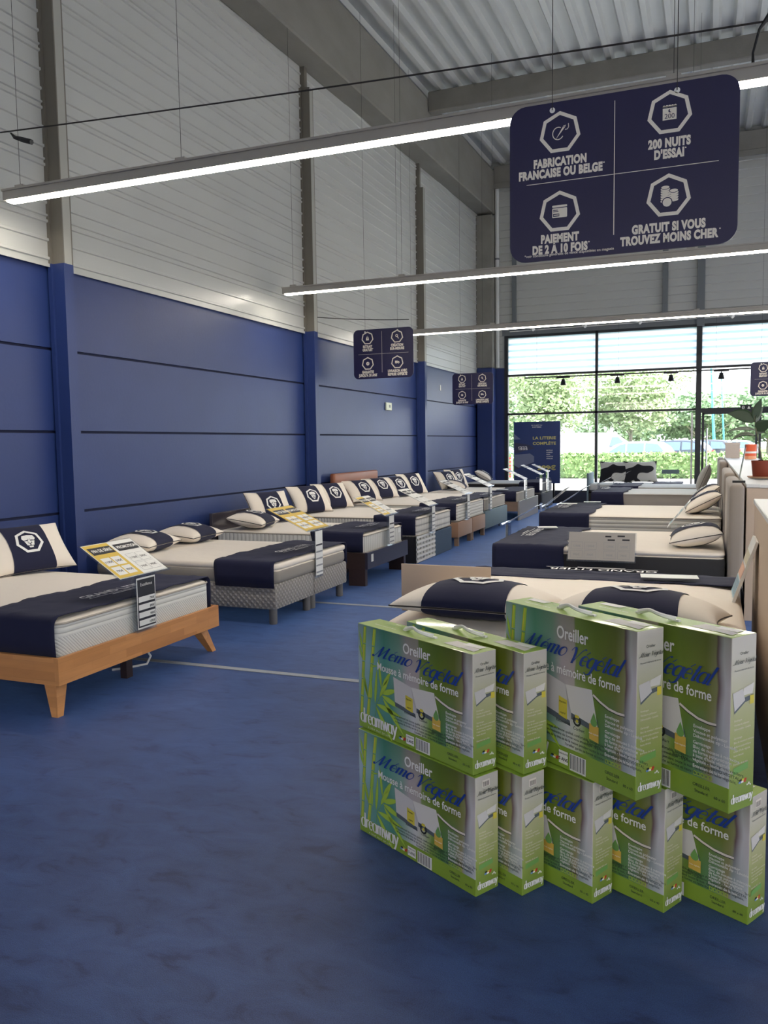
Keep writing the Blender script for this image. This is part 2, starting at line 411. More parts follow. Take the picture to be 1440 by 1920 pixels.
for x, w in ((-4.49, .10), (-1.0, .12), (1.9, .12), (4.2, .12)): mb.box(x-w/2, x+w/2, YF-.10, YF-.03, 4.38, 7.7)
mb.box(-.31, -.15, YF-.11, YF-.03, 4.05, 7.7)
tag(mb.build('trim_10', M_greyframe), kind='structure')
# window frame, panes
wr = thing('window_1', None, None, (0, YF, 0)); tag(wr, kind='structure')
mb = MB()
xs = [-4.68, -2.52, -.24, 2.0, 4.3, 6.6, 7.4]
mb.box(-4.75, -4.66, -.02, .10, .27, 4.12); mb.box(-2.555, -2.495, -.02, .10, .27, 4.12)
mb.box(-.31, -.19, -.05, .12, 0, 4.12)
for x in xs[3:]: mb.box(x-.04, x+.04, -.02, .1, 0, 4.12)
mb.box(-4.7, 7.4, -.02, .10, 4.04, 4.12); mb.box(-4.7, 7.4, -.02, .08, 3.10, 3.15)
mb.box(-4.7, -.2, -.02, .08, 2.155, 2.205); mb.box(-.2, 7.4, -.02, .08, 2.10, 2.20); mb.box(-4.7, -.3, -.02, .1, .24, .30)
mb.build('frame', M_frame, wr)
for x0, x1 in zip(xs, xs[1:]):
    for z0, z1 in ((.28, 2.17), (2.19, 3.11), (3.14, 4.06)):
        if x0 > -.3 and z0 < 1 and x0 < 4: continue
        pn = MB().box(x0+.02, x1-.02, .035, .041, z0, z1).build('pane', M_glass, wr)
        if z0 > 3:
            fm = MB(); zz = z0-.03; nst = 6
            for k in range(nst):
                s0 = z0+k*.155; fm.box(x0+.02, x1-.02, .043, .045, s0, s0+.10, 0); fm.box(x0+.02, x1-.02, .043, .045, s0+.10, s0+.155, 1)
            fm.build('frosted_film', [M_film, M_film2], pn)
# entrance door leaves
dr = thing('door_1', None, None, (0, YF, 0)); tag(dr, kind='structure')
for x0, x1 in ((-.17, 1.0), (1.02, 2.0), (2.04, 4.3)):
    b = MB(); b.box(x0, x0+.05, .0, .05, .01, 2.10); b.box(x1-.05, x1, .0, .05, .01, 2.10); b.box(x0, x1, .0, .05, .01, .09); b.box(x0, x1, .0, .05, 2.06, 2.10)
    b.build('leaf_frame', M_frame, dr); MB().box(x0+.05, x1-.05, .02, .026, .09, 2.06).build('pane', M_glass, dr)
MB().tube([(-.06,-.03,.45),(-.06,-.03,1.75)], .018).tube([(-.06,-.03,.5),(-.06,.01,.5)], .01).tube([(-.06,-.03,1.7),(-.06,.01,1.7)], .01).build('pull_handle', M_chrome, dr, True)
MB().box(-.40, -.36, -.07, -.03, .28, 2.1).build('door_jamb', M_chrome, dr)
# side and rear of the hall
mb = MB(); mb.box(XR, XR+.2, YB, YF, 0, .25); mb.box(XR, XR+.2, -4.9, YF, 2.5, 8.5); mb.box(XR, XR+.2, YB, -4.9, 5.2, 8.5); mb.box(XR, XR+.2, -4.9, 2.0, .25, 2.5)  # rear opening is unseen, made tall to light signs and cartons from the front
for y in (-13.9, -9.5, -5, 0, 5, 10, 15, 19.8): mb.box(XR, XR+.2, y, y+.35, .25, 2.5 if y > -6 else 5.2)
tag(mb.build('wall_right', M_wallplain), kind='structure')
tag(MB().box(XW-.2, XR+.2, YB-.2, YB, 0, 8.5).build('wall_back', M_wallplain), kind='structure')
# drain pipe in the corner
t = thing('drain_pipe', 'white vertical drain pipe beside the concrete corner column', 'pipe', (-4.90, 20.08, 3.33))
MB().tube([(0,0,0),(0,0,4.4)], .05, 12).build('pipe', M_pipe, t, True)
for z in (1.0, 2.6): MB().tube([(0,0,z),(0,0,z+.04)], .058, 12).build('bracket', M_greyframe, t, True)
# floor strips
for x0, x1, y0, y1, lab in ((-4.6, -1.5, 4.61, 4.72, 'grey strip of tape on the carpet, from under the beech bed to the cartons'), (-5.0, -1.2, 6.88, 6.99, 'grey strip of tape on the carpet, from under the grey tufted bed')):
    tag(MB().box(x0, x1, y0+.03, y0+.085, .0005, .004).build('floor_tape', M_tape), lab, 'tape')
# wall switch box
t = thing('wall_box', 'small pale box fixed on the blue wall under the hanging sign', 'box', (XW, 13.86, 2.165))
MB().rbox(0, .03, -.14, .14, -.07, .07, .008).build('cover', mat('pale_plastic', (206,214,198), .5), t)
MB().box(.03, .033, .0, .06, -.02, .03).build('button', M_greyframe, t)
tag(MB().box(XW, XW+.008, 16.95, 17.02, 2.62, 2.74).build('paper_slip', M_white), 'tiny white paper slip on the far blue wall bay', 'paper')
# ---------------------------------------------------------------- lamps: long suspended tube fixtures
M_alu = mat('lamp_housing', (176,172,164), 0.4, metal=0.3)
M_tube = mat('lit_diffuser', (255,255,250), 0.5, emit=(255,244,228), es=TUBE)
M_wire = mat('dark_wire', (40,38,36), 0.6)
def lamp(y, z, x0, x1, label):
    t = thing('linear_light', label, 'light', (x0, y, z), group='suspended tube lights')
    L = x1-x0
    MB().box(0, L, -.045, .045, .0, .075).box(0, L, -.06, .06, .065, .08).build('housing', M_alu, t)
    MB().box(.03, L-.03, -.036, .036, -.012, .0).build('diffuser', M_tube, t)
    for x in (.14, 1.62, 4.9, 8.2):
        if x > L: continue
        MB().tube([(x,0,.08),(x,0,roofz(y)-z-.004)], .0018, 5).build('suspension_wire', M_wire, t)
        MB().box(x-.04, x+.04, -.02, .02, .08, .11).build('clamp', M_alu, t)
    return t
lamp(5.04, 3.42, -5.12, 5.5, 'nearest lit tube light, passing behind the big sign')
lamp(9.52, 3.43, -5.12, 5.5, 'second lit tube light, crossing just below the big sign')
lamp(14.0, 3.43, -5.12, 1.15, 'third lit tube light, close above the window')
lamp(14.0, 3.40, 1.22, 5.5, 'short end of a further tube light at the right edge above the window')
for k, nm in enumerate(('nearest', 'second', 'third')): lamp(-3.85-4.45*k, 3.42, -5.12, 5.5, 'unseen tube light added behind the viewer for front fill, %s' % nm)  # unseen lamps continuing the row, added as fill light from behind
def cable(pts, label):
    tag(MB().tube(pts, .006, 5).build('cable', M_wire), label, 'cable')
def catenary(a, b, sag, n=16):
    a = Vector(a); b = Vector(b)
    return [a.lerp(b, i/n)-Vector((0,0,sag*4*(i/n)*(1-i/n))) for i in range(n+1)]
cable(catenary((XW+.03, 5.25, 4.05), (5.4, 5.25, 3.72), .06), 'thin dark cable strung across the hall above the nearest tube light')
cable(catenary((XW+.06, 10.75, 3.33), (-4.2, 11.7, 3.34), .02), 'thin dark cable on the wall above the small hanging sign')
# cable ties hanging on the near cable
def tie(pts, label, r):
    tag(MB().tube(pts, r, 6).build('cable_tie', M_black), label, 'cable tie')
tie([(-5.26,5.25,4.03),(-5.22,5.25,3.99),(-5.14,5.25,3.96),(-5.05,5.25,3.93)], 'black cable tie on the cable at the left edge', [.006,.016,.022,.022])
tie([(.31,5.25,3.95),(.28,5.25,3.86),(.22,5.25,3.78),(.19,5.25,3.66),(.195,5.25,3.50)], 'black cable tie drooping from the cable at the right edge', [.02,.018,.008,.007,.014])
# ---------------------------------------------------------------- hanging signs
M_sign = mat('sign_navy', (32,31,74), 0.4, var=.04, vscale=3)
M_sign_edge = mat('sign_edge', (120,124,140), .4)
M_let = mat('sign_lettering', (240,233,220), 0.5)
M_letw = mat('print_white', (240,240,236), 0.5)
def icon(b, kind, cx, cy, s, mi, di):
    def P(pts): return [(cx+p[0]*s, cy+p[1]*s) for p in pts]
    z = .001
    if kind == 'needle':
        pline(b, P(ell(-.12,-.05,.36,.40,60,330,16)), s*.06, mi, None, z)
        flat(b, P([(-.28,-.42),(-.22,-.36),(.34,.30),(.40,.44),(.26,.42),(.18,.32)]), mi, None, z+.0002)
        line(b, P([(.22,.30)])[0], P([(.33,.38)])[0], s*.035, di, None, z+.0006)
        pline(b, P([(.34,.14),(.5,.16),(.58,.3),(.56,.52)]), s*.055, mi, None, z)
    elif kind == 'calendar':
        flat(b, P([(-.42,-.45),(.42,-.45),(.42,.28),(-.42,.28)]), mi, None, z)
        for k in range(5): flat(b, P(ell(-.34+k*.17,.40,.085,.075,0,360,8)), mi, None, z)
        flat(b, P([(-.42,.34),(.42,.34),(.42,.40),(-.42,.40)]), mi, None, z)
        flat(b, P(ell(.02,.10,.10,.11,100,430-90,10)), di, None, z+.0006)
        flat(b, P(ell(.09,.12,.085,.09,0,360,10)), mi, None, z+.0009)
        put_text(b, '200', cx, cy-.36*s, s*.42, di, None, z+.0008, align='CENTER')
    elif kind == 'card':
        flat(b, P(rrect(-.5,.5,-.38,.25,.06)), mi, None, z); flat(b, P(rrect(-.5,.5,.30,.44,.05)), mi, None, z)
        line(b, P([(-.44,.12)])[0], P([(-.12,.12)])[0], s*.05, di, None, z+.0008); line(b, P([(-.44,.02)])[0], P([(-.08,.02)])[0], s*.05, di, None, z+.0008)
        flat(b, P([(-.44,-.3),(-.02,-.3),(-.02,-.12),(-.44,-.12)]), di, None, z+.0008); flat(b, P([(-.40,-.24),(-.06,-.24),(-.06,-.18),(-.40,-.18)]), mi, None, z+.0014)
    elif kind == 'coins':
        for (ox, oy, n) in ((-.2,-.35,6), (.32,-.30,4)):
            for k in range(n):
                flat(b, P(ell(ox,oy+k*.15,.28,.10,180,360,10)+[(ox+.28,oy+k*.15+.06),(ox-.28,oy+k*.15+.06)]), mi, None, z)
            flat(b, P(ell(ox,oy+n*.15-.03,.28,.13,0,360,16)), di, None, z+.0004); flat(b, P(ell(ox,oy+n*.15-.02,.25,.105,0,360,16)), mi, None, z+.0008)
        flat(b, P(ell(-.08,-.42,.33,.33,0,360,20)), di, None, z+.0010); flat(b, P(ell(-.08,-.42,.27,.27,0,360,20)), mi, None, z+.0014)
    elif kind == 'bag':
        flat(b, P([(-.34,-.46),(.34,-.46),(.26,.16),(-.26,.16)]), mi, None, z); flat(b, P(ell(0,-.1,.09,.12,0,360,8)), di, None, z+.0008)
        pline(b, P(ell(0,.16,.15,.26,0,180,8)), s*.06, mi, None, z)
    elif kind == 'tool':
        ring(b, P(ell(-.06,.16,.30,.30,0,360,14)[:-1]), P(ell(-.06,.16,.15,.15,0,360,14)[:-1]), mi, None, z); line(b, P([(.05,.02)])[0], P([(.36,-.46)])[0], s*.18, mi, None, z)
    elif kind == 'medal':
        flat(b, P([((.42 if k % 2 else .34)*math.cos(k*PI/8), (.42 if k % 2 else .34)*math.sin(k*PI/8)) for k in range(16)]), mi, None, z); pline(b, P([(-.15,.02),(-.03,-.1),(.16,.14)]), s*.08, di, None, z+.0008)
    elif kind == 'truck':
        flat(b, P([(-.5,-.22),(.12,-.22),(.12,.3),(-.5,.3)]), mi, None, z); flat(b, P([(.16,-.22),(.5,-.22),(.5,.02),(.36,.2),(.16,.2)]), mi, None, z)
        for k in (-.28, .3): flat(b, P(ell(k,-.24,.13,.13,0,360,10)), di, None, z+.0006); flat(b, P(ell(k,-.24,.08,.08,0,360,10)), mi, None, z+.001)
_w = [p.x for p in text_geo('FRANÇAISE OU BELGE', .052, bold=.062, align='CENTER', space=1.10)[0]]
SXT = .389/(max(_w)-min(_w))
def sign(name, label, x0, x1, y, zb_, zt, quads, note, hang, r=.075):
    w = x1-x0; h = zt-zb_; k = h/.72
    t = thing(name, label, 'sign', (x0, y, zb_), group='hanging signs')
    b = MB()
    pr = rrect(0, w, 0, h, r*k, 6)
    Mx = Matrix(((1,0,0,0),(0,0,-1,0),(0,1,0,0),(0,0,0,1)))
    b.prism(pr, -.010, .0, 0, Mx); b.build('panel', [M_sign], t)
    L = MB(); I = MB(); Mf = frame_M((0,-.0006,0),(1,0,0),(0,0,1))
    for (ic, cx, cy, lines, ty) in quads:
        cx *= w; cy *= h; R = .097*k
        outer = hept(cx, cy, R); inner = hept(cx, cy, R*.82)
        b2 = MB(); ring(b2, outer, inner, 0); icon(b2, ic, cx, cy, R*.72, 0, 1)
        b2.v = [Mf @ v for v in b2.v]; b2.build('pictogram', [M_let, M_sign], t)
        for i, s in enumerate(lines):
            put_text(L, s, cx, ty*h-i*.048*k, .052*k, 0, Mf, align='CENTER', bold=.062, space=1.10, sx=SXT)
            if i == 1 and s != 'SUR-MESURE':
                ww = max(p.x for p in text_geo(s, .052*k, bold=.062, align='CENTER', space=1.10, sx=SXT)[0])
                flat(L, ell(cx+ww+.006, ty*h-i*.048*k+.034*k, .0035*k, .0035*k, 0, 360, 8), 0, Mf)
    if note: put_text(L, note, .07*w, .028*h, .0175*k, 0, Mf, bold=.01)
    L.build('lettering', [M_let], t)
    Rl = MB()
    flat(Rl, [(.478*w,.12*h),(.482*w,.12*h),(.4815*w,.95*h),(.4785*w,.95*h)], 0, Mf); flat(Rl, [(.08*w,.496*h),(.92*w,.496*h),(.92*w,.5*h),(.08*w,.5*h)], 0, Mf)
    Rl.build('divider', [M_let], t)
    for hx in (.20, .745):
        c = MB(); flat(c, ell(hx*w, h-.035*k, .013*k, .013*k, 0, 360, 12), 0, Mf); c.build('eyelet', [M_letw], t)
        MB().tube([(hx*w,-.003,h-.035*k),(hx*w,.002,h+.02),(hx*w,.002,hang-zb_)], .002, 5).build('hanging_wire', M_wire, t)
    return t
Q1 = [('needle',.235,.805,['FABRICATION','FRANÇAISE OU BELGE'],.600), ('calendar',.715,.825,['200 NUITS',"D'ESSAI"],.622),
      ('card',.235,.304,['PAIEMENT','DE 2 À 10 FOIS'],.113), ('coins',.715,.325,['GRATUIT SI VOUS','TROUVEZ MOINS CHER'],.113)]
Q2 = [('bag',.24,.825,['RETRAIT','GRATUIT'],.63), ('tool',.735,.825,['CRÉATION','SUR-MESURE'],.63), ('medal',.24,.31,['GARANTIE',"JUSQU'À 30 ANS"],.115), ('truck',.735,.31,['LIVRAISON AVEC','REPRISE OFFERTE'],.115)]
sign('hanging_sign', 'big navy sign with four white pictograms and offers, hanging nearest', -.912, .098, 4.0, 2.358, 3.078, Q1, '*voir conditions générales de vente disponibles en magasin', roofz(4))
sign('hanging_sign', 'small navy sign with four pictograms hanging before the blue wall and second column', -5.15, -4.17, 11.8, 2.50, 3.25, Q2, None, roofz(11.8))
sign('hanging_sign', 'smallest navy sign hanging in the far corner left of the window', -4.98, -4.115, 16.5, 2.28, 2.92, Q2, None, roofz(16.5))
sign('hanging_sign', 'navy sign cut off by the right edge, hanging before the window', .674, 1.55, 16.5, 2.265, 2.875, Q2, None, roofz(16.5))
# ---------------------------------------------------------------- bedding materials
def quilt(name, col, kind, rough=0.85, s=.35, lc=None):
    m = mat(name, col, rough, sheen=.15); nt, p = nodes_of(m)
    tc = nt.nodes.new('ShaderNodeTexCoord'); sp = nt.nodes.new('ShaderNodeSeparateXYZ'); nt.links.new(tc.outputs['Object'], sp.inputs[0])
    X, Y, Z = sp.outputs
    xy = mathn(nt, 'ADD', X, Y)
    def sin(v, f): return mathn(nt, 'SINE', mathn(nt, 'MULTIPLY', v, f))
    if kind == 'diag':        # ridges near the top, diagonal quilting below
        a = mathn(nt, 'ABSOLUTE', sin(mathn(nt, 'ADD', Y, Z), 150)); b = mathn(nt, 'ABSOLUTE', sin(Z, 95))
        sel = mathn(nt, 'GREATER_THAN', Z, .44); hgt = mathn(nt, 'ADD', mathn(nt, 'MULTIPLY', a, mathn(nt, 'SUBTRACT', 1, sel)), mathn(nt, 'MULTIPLY', b, sel))
    elif kind == 'stripe': hgt = mathn(nt, 'ABSOLUTE', sin(xy, 62))
    elif kind == 'grid': hgt = mathn(nt, 'MULTIPLY', mathn(nt, 'ABSOLUTE', sin(xy, 75)), mathn(nt, 'ABSOLUTE', sin(Z, 40)))
    elif kind == 'bands': hgt = mathn(nt, 'ABSOLUTE', sin(Z, 70))
    elif kind == 'tuft':
        hgt = mathn(nt, 'MAXIMUM', mathn(nt, 'MULTIPLY', sin(xy, 120), sin(Z, 125)), -0.3)
    elif kind == 'top':
        n = nt.nodes.new('ShaderNodeTexNoise'); n.inputs['Scale'].default_value = 5; n.inputs['Detail'].default_value = 3; nt.links.new(tc.outputs['Object'], n.inputs[0]); hgt = n.outputs[0]
    elif kind == 'topquilt':
        n = nt.nodes.new('ShaderNodeTexVoronoi'); n.inputs['Scale'].default_value = 6; n.feature = 'SMOOTH_F1'; nt.links.new(tc.outputs['Object'], n.inputs[0]); hgt = n.outputs[0]
    b = nt.nodes.new('ShaderNodeBump'); b.inputs['Strength'].default_value = s; b.inputs['Distance'].default_value = .03 if kind in ('top','topquilt') else .012
    nt.links.new(hgt, b.inputs['Height']); nt.links.new(b.outputs[0], p.inputs['Normal'])
    if lc:
        mx = nt.nodes.new('ShaderNodeMix'); mx.data_type = 'RGBA'; mx.inputs[6].default_value = srgb(lc); mx.inputs[7].default_value = srgb(col)
        nt.links.new(mathn(nt, 'MULTIPLY', hgt, 2.2 if kind != 'tuft' else 3), mx.inputs[0]); nt.links.new(mx.outputs[2], p.inputs['Base Color'])
        for l in nt.links:
            pass
    return m
M_cream = quilt('cream_ticking', (246,236,222), 'top', s=.25)
M_creamq = quilt('cream_quilted', (244,236,224), 'topquilt', s=.22)
M_s_diag = quilt('white_quilted_border', (226,226,220), 'diag', lc=(176,176,170))
M_s_taupe = mat('taupe_border', (146,140,132), .85, sheen=.2, var=.04)
M_s_stripe = quilt('striped_border', (226,226,222), 'stripe', lc=(176,176,172))
M_s_grid = quilt('grid_quilted_border', (226,224,218), 'grid', lc=(140,140,140))
M_s_band = quilt('banded_border', (224,222,214), 'bands', lc=(168,162,150))
M_s_dark = mat('charcoal_border', (44,44,46), .85, sheen=.2)
M_s_beige = mat('beige_border', (176,168,156), .85, sheen=.2)
M_grey_tick = quilt('grey_ticking', (196,200,200), 'top', s=.2)
M_tuft = quilt('grey_tufted_fabric', (158,154,150), 'tuft', s=.5, lc=(138,134,130))
M_beech = mat('beech_wood', (222,162,104), .42, var=.16, vscale=3.2, stretch=(1,1,9), bump=.03)
def _beech():
    nt, p = nodes_of(M_beech); old = p.inputs['Base Color'].links[0].from_socket
    tc = nt.nodes.new('ShaderNodeTexCoord'); sp = nt.nodes.new('ShaderNodeSeparateXYZ'); nt.links.new(tc.outputs['Object'], sp.inputs[0])
    cb = nt.nodes.new('ShaderNodeCombineXYZ'); nt.links.new(mathn(nt, 'ADD', sp.outputs[0], sp.outputs[1]), cb.inputs[0]); nt.links.new(sp.outputs[2], cb.inputs[1])
    br = nt.nodes.new('ShaderNodeTexBrick'); br.inputs['Scale'].default_value = 1.0; br.inputs['Brick Width'].default_value = .30; br.inputs['Row Height'].default_value = .052; br.inputs['Mortar Size'].default_value = .0004
    br.inputs['Color1'].default_value = srgb((255,250,244)); br.inputs['Color2'].default_value = srgb((226,214,200)); br.inputs['Mortar'].default_value = srgb((214,198,180))
    nt.links.new(cb.outputs[0], br.inputs['Vector'])
    mx = nt.nodes.new('ShaderNodeMix'); mx.data_type = 'RGBA'; mx.blend_type = 'MULTIPLY'; mx.inputs[0].default_value = 1
    nt.links.new(old, mx.inputs[6]); nt.links.new(br.outputs[0], mx.inputs[7]); nt.links.new(mx.outputs[2], p.inputs['Base Color'])
_beech()
M_wenge = mat('dark_brown_wood', (60,46,44), .32, var=.15, vscale=4, stretch=(1,1,8))
M_wenge_foot = mat('dark_lacquered_board', (52,50,66), .28)
M_darkbase = mat('dark_base_fabric', (36,36,42), .85)
M_lattice = mat('white_lattice', (226,226,222), .6)
M_slate = mat('slate_blue_fabric', (62,84,108), .8, var=.06)
M_brown = mat('brown_fabric', (152,118,96), .85, sheen=.2, var=.05)
M_leather = mat('brown_leather', (142,86,60), .45, var=.06, bump=.05)
M_bluegrey = mat('blue_grey_fabric', (110,130,140), .8, var=.06, stretch=(1,1,.2))
M_oak = mat('grey_oak', (134,112,96), .5, var=.18, vscale=4, stretch=(1,1,8))
M_greyboard = mat('grey_foot_board', (150,146,142), .4)
M_legw = mat('grey_leg', (120,118,116), .5)
M_taupe = mat('taupe_upholstery', (156,146,136), .9, sheen=.25, bump=.06, bscale=180)
M_navy = mat('navy_cloth', (22,26,58), .85, sheen=.04, bump=.10, bscale=9)
M_pil = mat('cream_pillow_cotton', (242,232,218), .9, sheen=.15, bump=.12, bscale=10)
M_emb = mat('white_embroidery', (236,236,234), .7)
M_piping = mat('dark_piping', (60,56,52), .7)
# ---------------------------------------------------------------- bed pieces (local: head at x=0, foot towards +x)
def outline(x0, x1, y0, y1, ins, r):
    r = max(.004, r-ins*.3) if ins < r else .004
    return rrect(x0+ins, x1-ins, y0+ins, y1-ins, r, 5)
def soft_block(b, x0, x1, y0, y1, z0, z1, r=.07, e=.035, crown=.012, mi_side=0, mi_top=1):
    prof = [(e*.6, z0), (e*.15, z0+e*.4), (0, z0+e), (0, z1-e), (e*.13, z1-e*.45), (e*.5, z1-e*.12), (e*1.2, z1), (.18, z1+crown*.6), (.36, z1+crown)]
    prof = [p for p in prof if p[0] < min(x1-x0, y1-y0)/2-.01]
    rings = [outline(x0,x1,y0,y1,i,r) for i, z in prof]; n = len(rings[0]); base = len(b.v)
    vs = [(p[0],p[1],prof[k][1]) for k, rg in enumerate(rings) for p in rg]; fs = []; ms = []
    for k in range(len(prof)-1):
        for i in range(n):
            fs.append((k*n+i, k*n+(i+1)%n, (k+1)*n+(i+1)%n, (k+1)*n+i)); ms.append(mi_top if k >= 4 else mi_side)
    fs.append(tuple(reversed(range(n)))); ms.append(mi_side); fs.append(tuple(range((len(prof)-1)*n, len(prof)*n))); ms.append(mi_top)
    b.add(vs, fs, ms)
def mattress(t, L, w, z0, z1, side, top, topper=0.0, topmat=None, pip=True, x0=.0):
    b = MB(); zt = z1-topper
    soft_block(b, x0, L, -w/2, w/2, z0, zt, crown=.012 if not topper else 0); m = b.build('mattress', [side, top], t, True)
    if topper:
        b = MB(); soft_block(b, x0, L+.006, -w/2-.006, w/2+.006, zt-.002, z1, e=.02, r=.07); b.build('mattress_topper', [topmat or top, topmat or top], t, True)
    elif pip:
        b = MB()
        for z in (z1-.018, z0+.02):
            rg = outline(x0, L, -w/2, w/2, -.002, .07); b.tube([(p[0],p[1],z) for p in rg+rg[:1]], .006, 6)
        b.build('piping', M_s_beige, m, True)
    return m
def wedge_leg(t, x, y, z, sx, sy, m, top=.045, bot=.022, splay=.07):
    b = MB(); vs = []
    for k, zz, dx, dy in ((top, z, 0, 0), (bot, 0, sx*splay, sy*splay)):
        vs += [(x+dx-k,y+dy-k,zz),(x+dx+k,y+dy-k,zz),(x+dx+k,y+dy+k,zz),(x+dx-k,y+dy+k,zz)]
    b.add(vs, [(0,1,2,3),(7,6,5,4)]+[(i,4+i,4+(i+1)%4,(i+1)%4) for i in range(4)]); b.build('leg', m, t)
def block_leg(t, x, y, z, r, m, round_=True):
    b = MB()
    if round_: b.lathe([(r*.9,0),(r,.005),(r,z)], 12, 0, Matrix.Translation((x,y,0))); b.build('leg', m, t, True)
    else: b.box(x-r, x+r, y-r, y+r, 0, z); b.build('leg', m, t)
BEDG_L = 'beds along the blue wall'; BEDG_R = 'beds along the low partition'
XH = -5.21
def left_bed(label, y0, y1): return thing('bed', label, 'bed', (XH, (y0+y1)/2, 0), 0, BEDG_L), y1-y0
# 1 beech bed
t, w = left_bed('beech wood bed with splayed legs, nearest on the left', 3.47, 5.07); L = 1.88
b = MB(); b.box(L-.025, L, -w/2, w/2, .185, .338).box(0, L-.025, -w/2, -w/2+.025, .185, .338).box(0, L-.025, w/2-.025, w/2, .185, .338).box(0, .025, -w/2+.025, w/2-.025, .185, .338)
b.build('frame', M_beech, t)
b = MB(); [b.box(.1+k*.14, .18+k*.14, -w/2+.025, w/2-.025, .28, .30) for k in range(13)]; b.build('slats', M_beech, t)
for sx, x in ((1, L-.12), (-1, .14)):
    for sy in (-1, 1): wedge_leg(t, x, sy*(w/2-.10), .185, sx, sy, M_beech)
MB().box(1.66, 1.71, -.03, .03, 0, .28).build('middle_leg', M_wenge, t)
MB().box(.7, .75, -.03, .03, 0, .28).build('middle_leg', M_wenge, t)
mattress(t, L-.035, w-.09, .30, .535, M_s_diag, M_cream)
# 2 grey tufted double base
t, w = left_bed('grey tufted double-base bed with cream top, second along the blue wall', 5.92, 7.37); L = 1.88
for s in (-1, 1):
    b = MB(); b.rbox(0, L, .004 if s > 0 else -w/2, w/2 if s > 0 else -.004, .13, .345, .018, 2); b.build('base', M_tuft, t, True)
    for x in (.1, L-.06):
        for y in (.05, w/2-.06): block_leg(t, x, s*y, .135, .035, M_legw)
mattress(t, L, w-.01, .345, .515, M_s_taupe, M_cream, .05, M_cream)
# 3 dark brown bed
t, w = left_bed('dark brown wooden bed with a glossy dark foot board, third along the blue wall', 7.89, 9.13); L = 1.885
b = MB(); b.box(0, L-.03, -w/2, -w/2+.03, .18, .352).box(0, L-.03, w/2-.03, w/2, .18, .352).box(.0, .03, -w/2+.03, w/2-.03, .18, .352); b.box(.03, L-.03, -.05, .05, .2, .25)
b.build('side_rails', M_wenge, t); MB().box(L-.03, L, -w/2, w/2, .18, .355).build('foot_board', M_wenge_foot, t)
MB().rbox(-.06, -.015, -w/2, w/2-.25, .18, .74, .006, 1).build('headboard', mat('glossy_dark_headboard', (66,62,70), .14, coat=.6), t)
for x in (L-.16, .08):
    for s in (-1, 1): MB().box(x-.06, x+.13 if x > 1 else x+.06, s*(w/2-.03)-.03, s*(w/2-.03)+.03, 0, .18).build('leg', M_wenge, t)
MB().box(L-.5, L-.44, -w/2+.2, w/2-.2, .06, .09).build('cross_bar', M_wenge, t)
MB().box(L, L+.002, -w/2+.10, -w/2+.16, .25, .33).build('price_tag', M_letw, t)
mattress(t, L-.05, w-.07, .33, .545, M_s_stripe, M_creamq)
MB().box(L-.05, L-.046, .42, .50, .46, .51).build('care_label', M_letw, t)
# 4 dark base with lattice cut-away
t, w = left_bed('dark-based bed with white lattice and slate blue foot panels', 9.58, 11.06); L = 1.86
MB().rbox(0, L-.05, -w/2, w/2, 0, .33, .01, 1).build('base', M_darkbase, t)
b = MB(); x = L-.05; y0, y1 = -w/2, -.0
b.box(x, x+.02, y0, y1, .0, .33, 1)
for k in range(6): b.box(x+.02, x+.035, y0, y1, .012+k*.06, .04+k*.06, 0)
for k in range(13): b.box(x+.02, x+.032, y0+k*(y1-y0-.02)/12, y0+k*(y1-y0-.02)/12+(.026 if k % 2 else .012), .005, .33, 0)
b.build('lattice_panel', [M_lattice, M_darkbase], t)
MB().rbox(x, x+.035, .005, w/2, 0, .325, .006, 1).build('foot_panel', M_slate, t)
mattress(t, L-.02, w-.01, .33, .575, M_s_grid, M_creamq)
# 5 brown double base with leather headboard
t, w = left_bed('brown double-base bed with brown leather headboard, fifth along the wall', 11.37, 12.93); L = 1.85
for s in (-1, 1):
    MB().rbox(0, L, .01 if s > 0 else -w/2, w/2 if s > 0 else -.01, .12, .345, .015, 2).build('base', M_brown, t, True)
    for x in (.1, L-.04):
        for y in (.05, w/2-.05): MB().box(x-.03, x+.03, s*y-.03, s*y+.03, 0, .12).build('leg', M_oak if x > 1 else M_legw, t)
b = MB()
for z0, z1 in ((.12, .50), (.505, .85), (.855, 1.06)): b.rbox(-.10, -.01, -w/2-.2, w/2-.02, z0, z1, .03, 3)
b.build('headboard', M_leather, t, True)
mattress(t, L-.02, w-.01, .345, .60, M_s_band, M_creamq)
# 6 blue-grey base
t, w = left_bed('bed with a plain blue-grey foot, sixth along the wall', 12.97, 14.52); L = 1.84
MB().rbox(0, L, -w/2, w/2, .085, .375, .012, 2).build('base', M_bluegrey, t, True)
for x in (.1, L-.12):
    for s in (-1, 1): block_leg(t, x, s*(w/2-.12), .09, .02, M_chrome)
mattress(t, L-.03, w-.02, .375, .575, M_s_beige, M_creamq)
# 7 oak bed with foot board to the floor
t, w = left_bed('grey oak bed with a pale foot board reaching the floor, seventh along the wall', 15.45, 17.30); L = 1.86
MB().rbox(L-.035, L, -w/2, w/2, 0, .37, .004, 1).build('foot_board', M_greyboard, t)
b = MB(); b.box(0, L-.035, -w/2+.01, -w/2+.035, .17, .35).box(0, L-.035, w/2-.035, w/2-.01, .17, .35); b.box(0, .03, -w/2+.035, w/2-.035, 0, .35); b.build('side_rails', M_oak, t)
b = MB(); b.box(.05, L-.04, -w/2+.08, w/2-.08, .17, .24); b.build('slat_base', M_darkbase, t)
mattress(t, L-.06, w-.08, .24, .53, M_s_beige, M_creamq)
